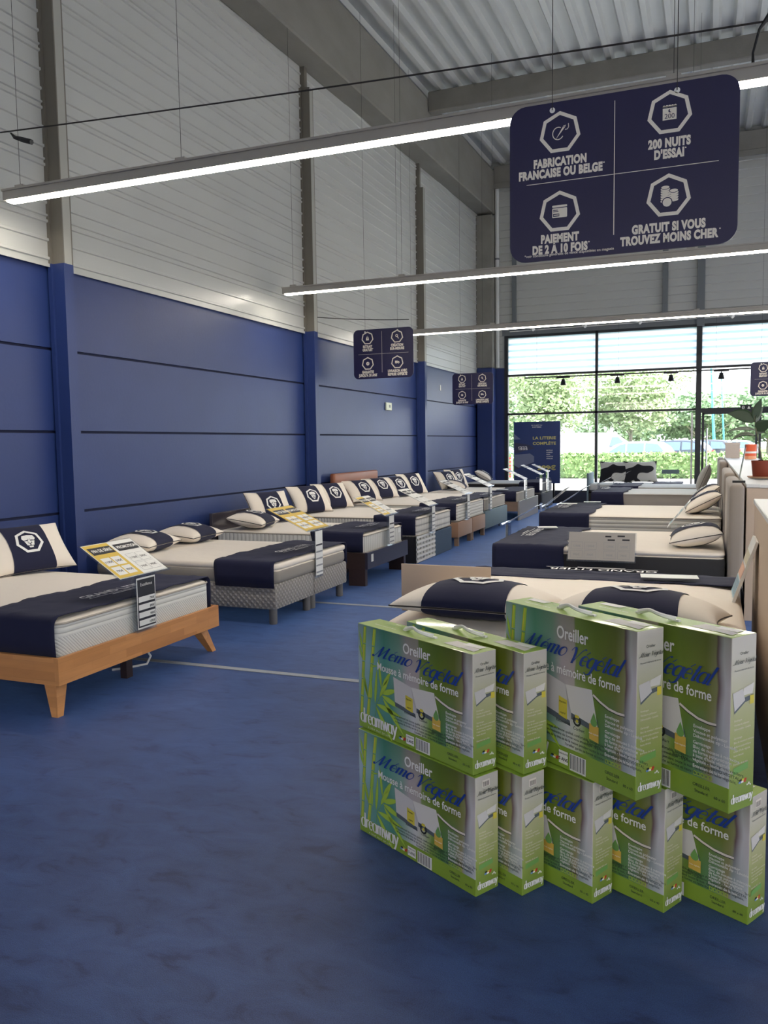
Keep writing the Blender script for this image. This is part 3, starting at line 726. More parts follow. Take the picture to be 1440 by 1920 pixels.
# 8 last bed
t, w = left_bed('last bed along the blue wall, beside the window', 18.05, 19.5); L = 1.78
MB().rbox(0, L, -w/2, w/2, .0, .34, .012, 1).build('base', M_darkbase, t)
mattress(t, L-.02, w-.01, .34, .58, M_s_dark, M_grey_tick)
# right row: feet towards the aisle (-x)
def right_bed(label, y0, y1): return thing('bed', label, 'bed', (.135, (y0+y1)/2, 0), PI, BEDG_R), y1-y0
def headb(t, w, z=1.13):
    b = MB(); b.rbox(-.135, -.02, -w/2-.03, w/2+.03, 0, z, .035, 3); b.build('headboard', M_taupe, t, True)
t, w = right_bed('charcoal bed with cream topper, right row just beyond the bed with two pillows', 7.2, 8.8); L = 1.93
headb(t, w); MB().rbox(.0, L-.02, -w/2+.01, w/2-.01, .06, .30, .012, 2).build('base', M_s_dark, t, True)
for x in (.15, L-.15):
    for s in (-1, 1): block_leg(t, x, s*(w/2-.12), .06, .03, M_black)
mattress(t, L, w, .30, .565, M_s_dark, M_cream, .035, M_cream)
t, w = right_bed('thick cream quilted bed with taupe border, right row second from the front', 9.75, 11.45); L = 2.0
headb(t, w); MB().rbox(.0, L-.02, -w/2+.01, w/2-.01, .06, .34, .012, 2).build('base', M_darkbase, t, True)
for x in (.15, L-.15):
    for s in (-1, 1): block_leg(t, x, s*(w/2-.12), .06, .03, M_black)
mattress(t, L, w, .34, .63, M_s_band, M_creamq)
t, w = right_bed('grey bed with light beige sides, right row third from the front', 14.4, 15.9); L = 2.0
headb(t, w); MB().rbox(.0, L-.02, -w/2+.01, w/2-.01, .05, .30, .012, 2).build('base', M_darkbase, t, True)
for x in (.15, L-.15):
    for s in (-1, 1): block_leg(t, x, s*(w/2-.12), .05, .03, M_black)
mattress(t, L, w, .30, .60, M_s_beige, M_grey_tick)
t, w = right_bed('grey bed farthest back in the right row', 16.7, 18.1); L = 1.95
headb(t, w); MB().rbox(.0, L-.02, -w/2+.01, w/2-.01, .0, .30, .012, 2).build('base', M_darkbase, t, True)
mattress(t, L, w, .30, .58, M_s_beige, M_grey_tick)
# bed behind the cartons, head towards the viewer
t = thing('bed', 'wide cream bed right behind the green cartons, two pillows on it', 'bed', (-.68, 3.72, 0), PI/2); w = 1.74; L = 1.95
MB().rbox(.02, L-.02, -w/2+.02, w/2-.02, .06, .32, .015, 2).build('base', M_s_dark, t, True)
for x in (.15, L-.15):
    for s in (-1, 1): block_leg(t, x, s*(w/2-.12), .06, .03, M_black)
b = MB(); soft_block(b, 0, L, -w/2, w/2, .32, .60, r=.14, e=.07, crown=.02); b.build('mattress', [M_cream, M_cream], t, True)
# day bed under the window
t = thing('bed', 'low grey day bed standing lengthwise in front of the window', 'bed', (-2.47, 18.95, 0), 0); w = .9; L = 1.95
MB().rbox(0, L, -w/2, w/2, .08, .34, .012, 2).build('base', M_s_dark, t, True)
for x in (.15, L-.15):
    for s in (-1, 1): block_leg(t, x, s*(w/2-.12), .08, .03, M_black)
MB().box(-.04, 0, -w/2, w/2, 0, .78).build('headboard', M_bluegrey, t)
b = MB(); soft_block(b, 0, L, -w/2, w/2, .34, .40, e=.02); b.build('dark_layer', [M_black, M_black], t, True)
mattress(t, L, w, .40, .545, M_grey_tick, M_grey_tick, pip=False)
# ---------------------------------------------------------------- foot runners (cloths lying on the beds)
def runner(label, loc, rz, w, z, x0, x1, drop, wavy=.03, txt=True, seed=0, m=None, foot=0.0):
    o = thing('foot_runner', label, 'bed runner', loc, rz, 'navy foot runners'); b = MB()
    g = .012; hw = w/2+g; r = .03
    path = [(-hw, z-drop), (-hw-.002, z-drop*.5), (-hw, z-r)]+[(-hw+r-r*math.cos(a*PI/8), z-r+(r+g+.006)*math.sin(a*PI/8)) for a in range(1,4)]
    nn = 26
    path += [(-hw+r+(2*hw-2*r)*k/nn, z+g+.008) for k in range(nn+1)]
    path += [(-p[0], p[1]) for p in reversed(path[:6])]
    nx = 14
    def fn(s, q):
        i = s*(len(path)-1); k = min(int(round(i)), len(path)-1); py, pz = path[k]
        xa = x0+wavy*noise.noise(Vector((py*5.0, seed*7.1, pz*4)))+.02*math.sin(py*9+seed)
        x = xa+(x1-xa)*q
        dz = .010*noise.noise(Vector((x*9, py*7, seed)))+.008*noise.noise(Vector((x*22, py*6, seed+3)))*(1-q)
        top = 1 if 5 < k < len(path)-6 else 0
        dy = 0 if top else (abs(noise.noise(Vector((x*8, pz*3, seed+9))))*.016)*(1 if py > 0 else -1)
        if top: return Vector((x, py, pz+abs(dz)*1.3))
        return Vector((x, py+dy, pz))
    b.grid(fn, len(path)-1, nx)
    c = b.build('cloth', m or M_navy, o, 'all')
    sm = c.modifiers.new('thick', 'SOLIDIFY'); sm.thickness = .004; sm.offset = 1
    if txt:
        T = MB(); Mf = frame_M(((x0+x1)/2+.13, -.0, z+g+.034), (0,1,0), (-1,0,0))
        put_text(T, 'GRAND LITIER', -.02*w, 0, .10, 0, Mf, align='CENTER', wid=.40*w, bold=.01)
        line(T, (-.22*w,-.03), (.20*w,-.03), .007, 0, Mf); line(T, (-.10*w,-.055), (.08*w,-.055), .012, 0, Mf)
        T.build('lettering', M_emb, o)
    return o
def lrun(label, y0, y1, z, L, ln=.56, drop=.2, seed=0, **k):
    return runner(label, (XH, (y0+y1)/2, 0), 0, y1-y0, z, L-ln, L-.01, drop, seed=seed, **k)
lrun('navy runner across the foot of the beech bed', 3.515, 5.025, .535, 1.845, .60, .215, 1)
lrun('navy runner across the foot of the grey tufted bed, white letters', 5.92, 7.37, .515, 1.885, .60, .20, 2)
lrun('rumpled navy runner on the dark brown bed', 7.925, 9.095, .545, 1.835, .62, .19, 3, wavy=.10)
lrun('navy runner on the bed with the white lattice foot', 9.585, 11.055, .575, 1.84, .55, .22, 4)
lrun('navy runner on the brown bed with the leather headboard', 11.375, 12.925, .60, 1.83, .55, .22, 5)
lrun('navy runner on the bed with the blue-grey foot', 12.98, 14.51, .575, 1.81, .5, .19, 6)
lrun('navy runner on the grey oak bed', 15.49, 17.26, .53, 1.80, .5, .17, 7, txt=False)
lrun('navy runner on the last bed by the window', 18.055, 19.495, .58, 1.76, .5, .2, 8, txt=False)
def rrun(label, y0, y1, z, L, ln=.6, drop=.24, seed=0, **k):
    return runner(label, (.135, (y0+y1)/2, 0), PI, y1-y0, z, L-ln, L+.012, drop, seed=seed, **k)
rrun('navy runner on the charcoal bed, hanging down its side', 7.195, 8.805, .565, 1.93, .62, .25, 11)
rrun('navy runner on the thick cream bed in the right row', 9.75, 11.45, .63, 2.0, .58, .27, 12)
rrun('navy runner on the grey bed with light beige sides', 14.4, 15.9, .60, 2.0, .55, .28, 13)
rrun('navy runner on the farthest bed of the right row', 16.7, 18.1, .58, 1.95, .55, .26, 14)
runner('navy runner across the far end of the bed behind the cartons', (-.68, 3.72, 0), PI/2, 1.735, .60, 1.52, 1.90, .2, seed=15)
runner('navy runner on the right end of the day bed', (-2.47, 18.95, 0), 0, .9, .545, 1.35, 1.95, .22, seed=16, txt=False)
# ---------------------------------------------------------------- pillows
def pillow_geo(a, bq, c, band=True, face=True, bandm=.5, seed=0, cb=1.0):
    def hgt(u, v): return c*max(0.0, (1-u*u)*(1-v*v))**.42
    def P(u, v, s, off=0.0):
        x = a*u*(1-.075*(1-v*v)); y = bq*v*(1-.09*(1-u*u))
        wr = .006*noise.noise(Vector((u*4+seed, v*4, s)))*(1-u*u)*(1-v*v)
        k = 1+off/bq if abs(v) > .97 else 1
        return Vector((x, y*k, s*(hgt(u,v)*(1 if s > 0 else cb)+off)+wr))
    body = MB(); nu, nv = 28, 18
    q = lambda t: math.sin((t*2-1)*PI/2)
    for s in (1, -1):
        body.grid(lambda i, j: P(q(i), q(j), s), nu, nv) if s > 0 else body.grid(lambda i, j: P(q(1-i), q(j), s), nu, nv)
    bd = MB()
    for s in (1, -1):
        f = (lambda i, j: P((i*2-1)*bandm, q(j), s, .005)) if s > 0 else (lambda i, j: P((1-2*i)*bandm, q(j), s, .005))
        bd.grid(f, 14, nv)
    em = MB()
    def S(x, y):
        u = max(-1, min(1, x/(a*.935))); v = max(-1, min(1, y/(bq*.915)))
        return Vector((x, y, hgt(u, v)+.010))
    R = bq*.50
    o = hept(0, 0, R); i_ = hept(0, 0, R*.80)
    for k in range(7):
        for q_ in range(4):
            def lp(A, B, t): return (A[0]+(B[0]-A[0])*t, A[1]+(B[1]-A[1])*t)
            em.add([S(*lp(o[k],o[(k+1)%7],q_/4)), S(*lp(o[k],o[(k+1)%7],(q_+1)/4)), S(*lp(i_[k],i_[(k+1)%7],(q_+1)/4)), S(*lp(i_[k],i_[(k+1)%7],q_/4))], [(0,1,2,3)])
    for pts in ([(-.50,.18),(-.10,.22),(-.08,.10),(-.40,.06)], [(-.42,.52),(0,.58),(.42,.52),(.52,.25),(.50,.18),(.10,.22),(0,.14),(-.10,.22),(-.50,.18),(-.52,.25)],
                [(.50,.18),(.40,.06),(.08,.10),(.10,.22)],[(-.07,.13),(.07,.13),(.13,-.16),(0,-.22),(-.13,-.16)], [(-.40,.0),(-.12,.0),(-.17,-.20),(-.03,-.28),(-.05,-.40),(-.26,-.40),(-.34,-.15)],
                [(.40,.0),(.34,-.15),(.26,-.40),(.05,-.40),(.03,-.28),(.17,-.20),(.12,.0)], [(-.18,-.46),(.18,-.46),(.13,-.60),(-.13,-.60)]):
        em.poly([S(p[0]*R*.92, p[1]*R*.92) for p in reversed(pts)])
    pp = MB()
    pp.tube([P(u_, v_, 1) for u_, v_ in [(q(k/20), -1) for k in range(21)]+[(1, q(k/12)) for k in range(1,13)]+[(q(1-k/20), 1) for k in range(1,21)]+[(-1, q(1-k/12)) for k in range(1,13)]], .004, 5)
    return body, bd, em, pp
def make_pillow(label, a=.31, bq=.215, c=.09, cb=1.0, pm=None, bm_=None, band=True, emblem=True, bandm=.5, seed=0):
    t = thing('pillow', label, 'pillow', group='pillows with a navy band')
    body, bd, em, pp = pillow_geo(a, bq, c, bandm=bandm, seed=seed, cb=cb)
    k = body.build('pillow_body', pm or M_pil, t, 'all'); pp.build('piping', M_piping, k, True)
    if band: bd.build('band', bm_ or M_navy, t, 'all')
    if emblem: em.build('lion_emblem', M_emb, t)
    return t
def pose(o, loc, u, v):
    o.matrix_world = frame_M(loc, u, v); return o
def lean_left(o, x, y, z, lean, yaw=0, a=.31, bq=.215, c=.09, roll=0):
    l = math.radians(lean); q = math.radians(yaw)
    n = Vector((math.cos(l), 0, math.sin(l))); v = Vector((-math.sin(l), 0, math.cos(l))); u = Vector((0,1,0))
    Rm = Matrix.Rotation(q, 3, 'Z'); Rr = Matrix.Rotation(math.radians(roll), 3, n)
    u = Rm @ (Rr @ u); v = Rm @ (Rr @ v)
    zc = z+1.03*math.hypot(.97*bq*math.cos(l), c*math.sin(l))
    pose(o, (x, y, zc), u, v)
P0 = make_pillow('navy-banded pillow leaning on the wall at the left edge, on the beech bed', a=.34, bq=.22, c=.10); lean_left(P0, -4.93, 4.85, .545, 42, -20, a=.34, bq=.22, c=.10, roll=2)
P1 = make_pillow('x', seed=3)
first = [True]
def put(label, x, y, z, lean, yaw=0, roll=0, src=None):
    s = src or P1
    if s is P1 and first[0]: first[0] = False; o = P1; o['label'] = label
    else: o = dup(s, label=label)
    lean_left(o, x, y, z, lean, yaw, roll=roll)
    return o
put('pillow lying flat at the near head corner of the grey tufted bed', -4.92, 6.30, .525, 84, 8)
put('pillow lying flat at the far head corner of the grey tufted bed', -4.92, 7.03, .525, 84, 4)
put('pillow lying flat in front of the dark headboard of the brown bed', -4.86, 8.18, .556, 80, 10)
put('pillow leaning upright at the far side of the dark brown bed', -5.0, 8.80, .556, 31, -24)
put('near pillow of the upright pair on the bed with the white lattice foot', -5.0, 9.88, .588, 36, -24)
put('far pillow of the upright pair on the bed with the white lattice foot', -5.0, 10.60, .588, 36, -24)
put('pillow at the near end of the leather headboard', -4.98, 11.62, .612, 44, -24)
put('pillow at the far end of the leather headboard', -4.98, 12.38, .612, 44, -24)
put('near pillow of the pair on the bed with the blue-grey foot', -5.0, 13.25, .586, 41, -24)
put('far pillow of the pair on the bed with the blue-grey foot', -5.0, 13.98, .586, 34, -24)
put('pillow lying in front of the leaning pair on the grey oak bed', -4.75, 15.95, .542, 74, 10)
put('near leaning pillow on the grey oak bed', -5.03, 16.25, .542, 34, -24)
put('far leaning pillow on the grey oak bed', -5.03, 16.88, .542, 26, -24)
put('pillow on the last bed by the window', -4.9, 18.7, .592, 60, 10)
# right row pillows: turned round to face the aisle
def putr(label, x, y, z, lean, yaw=0, roll=0, src=None):
    o = dup(src or P1, label=label); lean_left(o, x, y, z, lean, 180+yaw, roll=roll); return o
putr('pillow lying against the headboard of the charcoal bed', -.10, 7.58, .572, 78, 2)
putr('near pillow leaning on the headboard of the thick cream bed', -.06, 10.2, .645, 62, 2)
putr('far pillow leaning on the headboard of the thick cream bed', -.05, 10.95, .645, 52, 2)
M_greyp = mat('grey_pillow_fabric', (150,146,140), .9, sheen=.2)
P2 = make_pillow('plain grey pillow leaning on the headboards farther back', pm=M_greyp, band=False, emblem=False, a=.33, bq=.24); lean_left(P2, -.08, 14.9, .615, 22, 180, a=.33, bq=.24); del P2['group']
# big pillows behind the cartons
P3 = make_pillow('left pillow on the bed behind the cartons, wide navy band', a=.385, bq=.28, c=.125, cb=.5, seed=5, bandm=.56); pose(P3, (-1.09, 4.06, .62+.050), (.995,-.06,0), (.06,.995,-.06))
P4 = dup(P3, label='right pillow on the bed behind the cartons, wide navy band'); pose(P4, (-.30, 4.05, .62+.048), (.99,-.12,0), (.12,.985,-.10))
# cow-print pillows on the day bed
M_cow = mat('cow_print', (205,205,200), .9)
def _cow():
    nt, p = nodes_of(M_cow); tc = nt.nodes.new('ShaderNodeTexCoord'); n = nt.nodes.new('ShaderNodeTexNoise'); n.inputs['Scale'].default_value = 4.2; n.inputs['Detail'].default_value = 0
    nt.links.new(tc.outputs['Object'], n.inputs[0]); nt.links.new(ramp(nt, n.outputs[0], [(0.0,(28,30,38)),(.50,(28,30,38)),(.52,(196,198,196)),(1,(200,200,198))]), p.inputs['Base Color'])
_cow()
P5 = make_pillow('grey and black patterned pillow on the day bed, left of the pair', pm=M_cow, band=False, emblem=False, a=.36, bq=.25); P5['group'] = 'patterned pillows'; pose(P5, (-1.95, 19.12, .79), (1,0,0), (0,.35,.94))
P6 = dup(P5, label='grey and black patterned pillow on the day bed, right of the pair', group='patterned pillows'); pose(P6, (-1.42, 19.14, .79), (.97,.2,0), (-.07,.35,.94))
# ---------------------------------------------------------------- price stands
M_card = mat('white_card', (236,236,232), .45)
M_yel = mat('yellow_print', (222,190,84), .5)
M_dk = mat('dark_print', (36,38,46), .5)
M_mid = mat('grey_print', (150,152,156), .5)
M_greycard = mat('grey_backed_card', (176,172,166), .35)
SG = 'price stands on the bed ends'
def card_print(b, w, h, style):
    # materials: 0 white 1 yellow 2 dark 3 grey
    half = w/2
    for k in range(2):
        x0 = -half+k*half; col = 1 if (style == 'yy' or (style == 'yl' and k == 0)) else 0
        if col: flat(b, [(x0+.004,.006),(x0+half-.004,.006),(x0+half-.004,h-.006),(x0+.004,h-.006)], 1, None, .0008)
        flat(b, [(x0+.02,h*.70),(x0+half-.012,h*.70),(x0+half-.012,h*.90),(x0+.02,h*.90)], 2, None, .0014)
        put_text(b, 'FIN DE SÉRIE' if k == 0 else 'PROMOTION', x0+half*.53, h*.765, h*.11, 0, None, .002, align='CENTER', bold=.03, sx=.8)
        for i in range(2):
            for j in range(2):
                xa = x0+.03+i*(half-.05)/2; xb = xa+(half-.05)/2-.012; ya = h*(.09+.27*j); yb = ya+h*.23
                if not col: flat(b, [(xa-.002,ya-.002),(xb+.002,ya-.002),(xb+.002,yb+.002),(xa-.002,yb+.002)], 3, None, .0012)
                flat(b, [(xa,ya),(xb,ya),(xb,yb),(xa,yb)], 0, None, .0016)
                put_text(b, ('790€','990€','1190€','590€')[i+2*j], (xa+xb)/2, ya+h*.08, h*.08, 2, None, .0022, align='CENTER', bold=.01)
def stand(label, loc, rz, z1, w=.36, d=.34, rise=.19, hold=.10, style='w', leaflet=True, bend=0.0):
    """loc: foot of the clear holder; board rises away from the aisle (local -x)"""
    t = thing('price_stand', label, 'price stand', loc, rz, SG)
    z1 -= loc[2]
    b = MB(); hw = hold/2
    b.box(-.004, 0, -hw, hw, 0, z1).box(-.05, 0, -hw, hw, 0, .004); b.box(-.03, -.026, -hw, hw, 0, z1); b.build('holder', M_acryl, t)
    nx = Vector((-d, 0, rise)).normalized()
    Mf = frame_M((0.0, .0, z1), (0,1,0), nx); ln = math.hypot(d, rise)
    b = MB(); b.box(-w/2-.012, w/2+.012, -.01, ln+.012, -.006, -.002, 0, Mf); b.box(-w/2-.012, w/2+.012, -.012, -.006, -.006, .016, 0, Mf); b.build('board', M_acryl, t)
    b = MB(); b.box(-w/2, w/2, 0, ln, -.0018, 0, 0, Mf); 
    p = MB(); card_print(p, w, ln, style); p.v = [Mf @ v for v in p.v]
    c = b.build('price_card', M_yel if style == 'yy' else M_card, t); p.build('printing', [M_card, M_yel, M_dk, M_mid], c)
    if leaflet:
        q = MB(); Ml = frame_M((.0035, 0, 0), (0,1,0), (0,0,1))
        q.box(-hw+.008, hw-.008, .02, z1-.02, -.0012, .0, 0, Ml); lf = q.build('leaflet', M_card, t)
        q = MB(); a = hw-.014
        if leaflet == 'dark':
            flat(q, [(-a,.03),(a,.03),(a,z1-.03),(-a,z1-.03)], 1, Ml, .0008)
            put_text(q, 'Excellence', 0, z1*.80, .028, 0, Ml, .0016, align='CENTER')
            for k in range(4): flat(q, [(-a+.008,.04+k*.05),(a-.004,.04+k*.05),(a-.004,.075+k*.05),(-a+.008,.075+k*.05)], 0, Ml, .0014); put_text(q, ('1090€','990€','890€','790€')[k], a-.008, .047+k*.05, .022, 1, Ml, .002, align='RIGHT', bold=.02)
        else:
            for k in range(5): flat(q, [(-a,.04+k*z1*.14),(a,.04+k*z1*.14),(a,.055+k*z1*.14),(-a,.055+k*z1*.14)], 1 if k == 4 else 2, Ml, .0008)
        q.build('printing', [M_card, M_dk, M_mid], lf)
    return t
XS = -3.315
stand('price stand with half yellow card and dark price leaflet, on the beech bed foot', (XS-.005, 4.235, .335), 0, .70, .47, .30, .19, .20, 'yl', 'dark')
stand('price stand with an all yellow card, on the grey tufted bed', (XS, 6.72, .29), 0, .735, .46, .40, .19, .16, 'yy')
stand('price stand with white and yellow card, on the dark brown bed', (XS+.01, 8.55, .36), 0, .715, .40, .36, .19, .16, 'yl')
stand('clear price stand on the bed with the white lattice foot', (XS-.01, 10.12, .335), 0, .70, .36, .42, .20, .14)
stand('clear price stand on the brown bed with the leather headboard', (XS-.02, 11.83, .35), 0, .745, .36, .40, .19, .14)
stand('clear price stand on the bed with the blue-grey foot', (XS-.01, 13.15, .38), 0, .785, .36, .42, .20, .14)
stand('clear price stand on the grey oak bed', (XS, 15.9, .375), 0, .775, .36, .42, .20, .16)
stand('clear price stand nearest to the window on the left', (XS-.02, 17.6, .0), 0, .80, .36, .42, .20, .16, leaflet=False)
stand('price stand with a white top on the last bed by the window', (-3.42, 18.8, .34), 0, .82, .36, .34, .16, .16)
XQ = -1.84
stand('price stand seen edge on, at the foot of the charcoal bed', (XQ+.04-.14, 8.35, .30), PI, .665, .36, .32, .185, .12)
stand('price stand seen edge on, on the near side of the thick cream bed', (XQ-.06, 10.30, .34), PI, .70, .36, .28, .23, .12)
stand('price stand seen edge on, on the far side of the thick cream bed', (XQ-.06, 11.38, .34), PI, .64, .36, .36, .24, .12)
stand('price stand seen edge on, at the foot of the third right bed', (XQ-.06, 15.5, .30), PI, .70, .36, .32, .18, .12)
stand('price stand seen edge on, at the foot of the farthest right bed', (XQ+.0, 17.6, .30), PI, .66, .36, .32, .2, .12)
# big stand on the near side of the charcoal bed, grey back towards us
t = thing('price_stand', 'wide price stand with greyish clear card on the near side of the charcoal bed', 'price stand', (-.84, 7.10, .30), 0, SG)
MB().box(-.2, .2, .0, .004, 0, .19).box(-.22, .22, .0, .12, -.0, .004).build('holder', M_acryl, t)
Mf = frame_M((0,-.03,.185), (1,0,0), (0,.32,.95))
b = MB(); b.box(-.285, .285, 0, .25, -.006, -.002, 0, Mf); b.box(-.285, .285, -.012, .0, -.006, .02, 0, Mf); b.build('board', M_acryl, t)
b = MB(); b.box(-.275, .275, .004, .246, -.0018, 0, 0, Mf); c = b.build('price_card', M_greycard, t)
p = MB()
for k in range(2):
    for i in range(2):
        for j in range(2):
            x0 = -.255+k*.275+i*.115; y0 = .02+j*.075
            ring(p, [(x0,y0),(x0+.10,y0),(x0+.10,y0+.065),(x0,y0+.065)], [(x0+.002,y0+.002),(x0+.098,y0+.002),(x0+.098,y0+.063),(x0+.002,y0+.063)], 0, None, .0008)
            put_text(p, ('990€','790€','1290€','1090€')[i+2*j], x0+.05, y0+.02, .026, 0, None, .001, align='CENTER')
for x0, x1, y in ((.03,.08,.205),(.13,.19,.21),(.05,.11,.175),(.17,.23,.178)): flat(p, [(x0,y),(x1,y),(x1,y+.013),(x0,y+.013)], 1, None, .001)
p.v = [Mf @ v for v in p.v]; p.build('printing', [M_mid, M_dk], c)
# beige board beside the near bed, and the tilted card at its right corner
t = thing('price_stand', 'beige-backed board standing at the left side of the bed behind the cartons', 'price stand', (-1.60, 4.74, 0), 0, SG)
MB().box(-.03, .03, -.02, .02, 0, .50).box(-.01, .01, -.16, .16, 0, .02).box(-.14, .14, -.01, .01, 0, .02).build('holder', M_greyframe, t)
MB().rbox(-.17, .40, -.004, .004, .46, .755, .002, 1).build('board', mat('beige_board', (212,190,166), .5), t)
t = thing('price_stand', 'coloured price card tilted on the right corner of the bed behind the cartons', 'price stand', (.13, 5.05, .575), 0, SG)
Mf = frame_M((.0, .0, .02), (0,-1,0), (.32,0,.95))
b = MB(); b.box(-.17, .17, 0, .36, -.016, -.001, 0, Mf); b.build('board', M_card, t)
p = MB()
for y0, y1, m in ((.02,.12,0),(.13,.20,1),(.215,.28,2)): flat(p, [(-.15,y0),(.15,y0),(.15,y1),(-.15,y1)], m, None, .0008)
for k in range(6): line(p, (-.13,.04+k*.013), (.13,.04+k*.013), .004, 3, None, .0014)
p.v = [Mf @ v for v in p.v]; p.build('printing', [mat('pale_blue_print',(170,205,220),.5), mat('peach_print',(232,186,160),.5), mat('sand_print',(214,206,180),.5), M_mid], t)
# ---------------------------------------------------------------- cartons of pillows
def art_front():
    m = mat('carton_front', (120,140,80), .38, spec=.5, coat=.15); nt, p = nodes_of(m)
    tc = nt.nodes.new('ShaderNodeTexCoord'); sp = nt.nodes.new('ShaderNodeSeparateXYZ'); nt.links.new(tc.outputs['Generated'], sp.inputs[0])
    n = nt.nodes.new('ShaderNodeTexNoise'); n.inputs['Scale'].default_value = 2.2; n.inputs['Detail'].default_value = 2; nt.links.new(tc.outputs['Generated'], n.inputs[0])
    u = mathn(nt, 'ADD', sp.outputs[0], mathn(nt, 'MULTIPLY', mathn(nt, 'SUBTRACT', n.outputs[0], .5), .06))
    up = ramp(nt, u, [(0,(180,201,214)),(.10,(155,193,197)),(.26,(90,157,137)),(.40,(135,171,154)),(.47,(189,177,177)),(.565,(188,177,167)),(.575,(131,155,71)),(.72,(111,133,30)),(.86,(120,129,42)),(.915,(150,150,98)),(.925,(111,86,86)),(.96,(214,211,210)),(1,(214,202,200))])
    lo = ramp(nt, u, [(0,(144,177,187)),(.15,(110,164,152)),(.32,(87,149,131)),(.42,(155,183,166)),(.52,(214,214,214)),(.58,(214,214,192)),(.66,(141,173,77)),(.75,(91,137,74)),(.84,(115,153,115)),(.90,(164,152,110)),(.925,(166,177,177)),(1,(211,214,214))])
    sv = ramp(nt, sp.outputs[2], [(.30,(255,255,255)),(.62,(0,0,0))])
    mx = nt.nodes.new('ShaderNodeMix'); mx.data_type = 'RGBA'; nt.links.new(sv, mx.inputs[0]); nt.links.new(up, mx.inputs[6]); nt.links.new(lo, mx.inputs[7])
    tn = ramp(nt, sp.outputs[2], [(.3,(255,255,255)),(.70,(255,255,255)),(1.0,(190,198,170))])
    m3 = nt.nodes.new('ShaderNodeMix'); m3.data_type = 'RGBA'; m3.blend_type = 'MULTIPLY'; m3.inputs[0].default_value = .8; nt.links.new(mx.outputs[2], m3.inputs[6]); nt.links.new(tn, m3.inputs[7])
    band = mathn(nt, 'LESS_THAN', sp.outputs[2], .145)
    m2 = nt.nodes.new('ShaderNodeMix'); m2.data_type = 'RGBA'; m2.inputs[7].default_value = srgb((142,172,58)); nt.links.new(band, m2.inputs[0]); nt.links.new(m3.outputs[2], m2.inputs[6])
    nt.links.new(m2.outputs[2], p.inputs['Base Color']); return m
def art_side():
    m = mat('carton_side', (170,170,120), .4, coat=.15); nt, p = nodes_of(m)
    tc = nt.nodes.new('ShaderNodeTexCoord'); sp = nt.nodes.new('ShaderNodeSeparateXYZ'); nt.links.new(tc.outputs['Generated'], sp.inputs[0])
    nt.links.new(ramp(nt, sp.outputs[2], [(0,(128,154,58)),(.14,(134,156,68)),(.35,(162,172,100)),(.6,(190,190,144)),(.8,(206,202,184)),(1,(208,202,192))]), p.inputs['Base Color']); return m
M_front = art_front(); M_side = art_side()
M_top = mat('carton_top', (158,190,74), .32, coat=.25)
M_pw = mat('print_white_lettering', (244,242,236), .45); M_pb = mat('print_blue_script', (30,66,150), .45); M_pd = mat('print_dark_small', (50,62,58), .5)
M_pg = mat('print_bamboo_green', (176,206,70), .45); M_pg2 = mat('print_leaf_green', (120,170,90), .45); M_pgrey = mat('print_pillow_grey', (214,210,206), .5); M_pgrey2 = mat('print_pillow_pale', (228,224,216), .5)
M_py = mat('print_tag_yellow', (222,206,72), .5); M_po = mat('print_tag_amber', (222,184,80), .5); M_pk = mat('print_charcoal', (44,48,44), .5); M_ppk = mat('print_paper', (236,226,214), .5)
M_fb = mat('flag_blue', (110,150,200), .5); M_fr = mat('flag_red', (200,70,50), .5); M_pdk = mat('print_shade_blue', (96,104,110), .5)
PM = [M_pw, M_pb, M_pd, M_pg, M_pg2, M_pgrey, M_pgrey2, M_py, M_po, M_pk, M_ppk, M_fb, M_fr, M_pdk]
def flags(b, x, y, s, M, z):
    for k, (c1, c2) in enumerate(((9, 11), (7, 0), (12, 12))):
        flat(b, [(x+k*s,y+.45*s),(x+(k+1)*s,y+.45*s),(x+(k+1)*s,y+s),(x+k*s,y+s)], c1 if k != 1 else 7, M, z); flat(b, [(x-.3*s+k*s,y),(x+(k+.7)*s,y),(x+(k+.7)*s,y+.5*s),(x-.3*s+k*s,y+.5*s)], (11,0,12)[k], M, z+.0003)
def leaf2(b, x, y, ln, ang, wd, mi, M, z):
    a = math.radians(ang); d = Vector((math.cos(a), math.sin(a))); n = Vector((-d.y, d.x)); o = Vector((x, y))
    def L(k, ex): return [o+d*ln*t+n*k*(wd+ex)*math.sin(PI*t**.8) for t in (0,.15,.35,.6,.82,1)]
    flat(b, L(1,.0022)+list(reversed(L(-1,.0022)))[1:-1], 4 if mi == 3 else 9, M, z-.0001); flat(b, L(1,0)+list(reversed(L(-1,0)))[1:-1], mi, M, z)
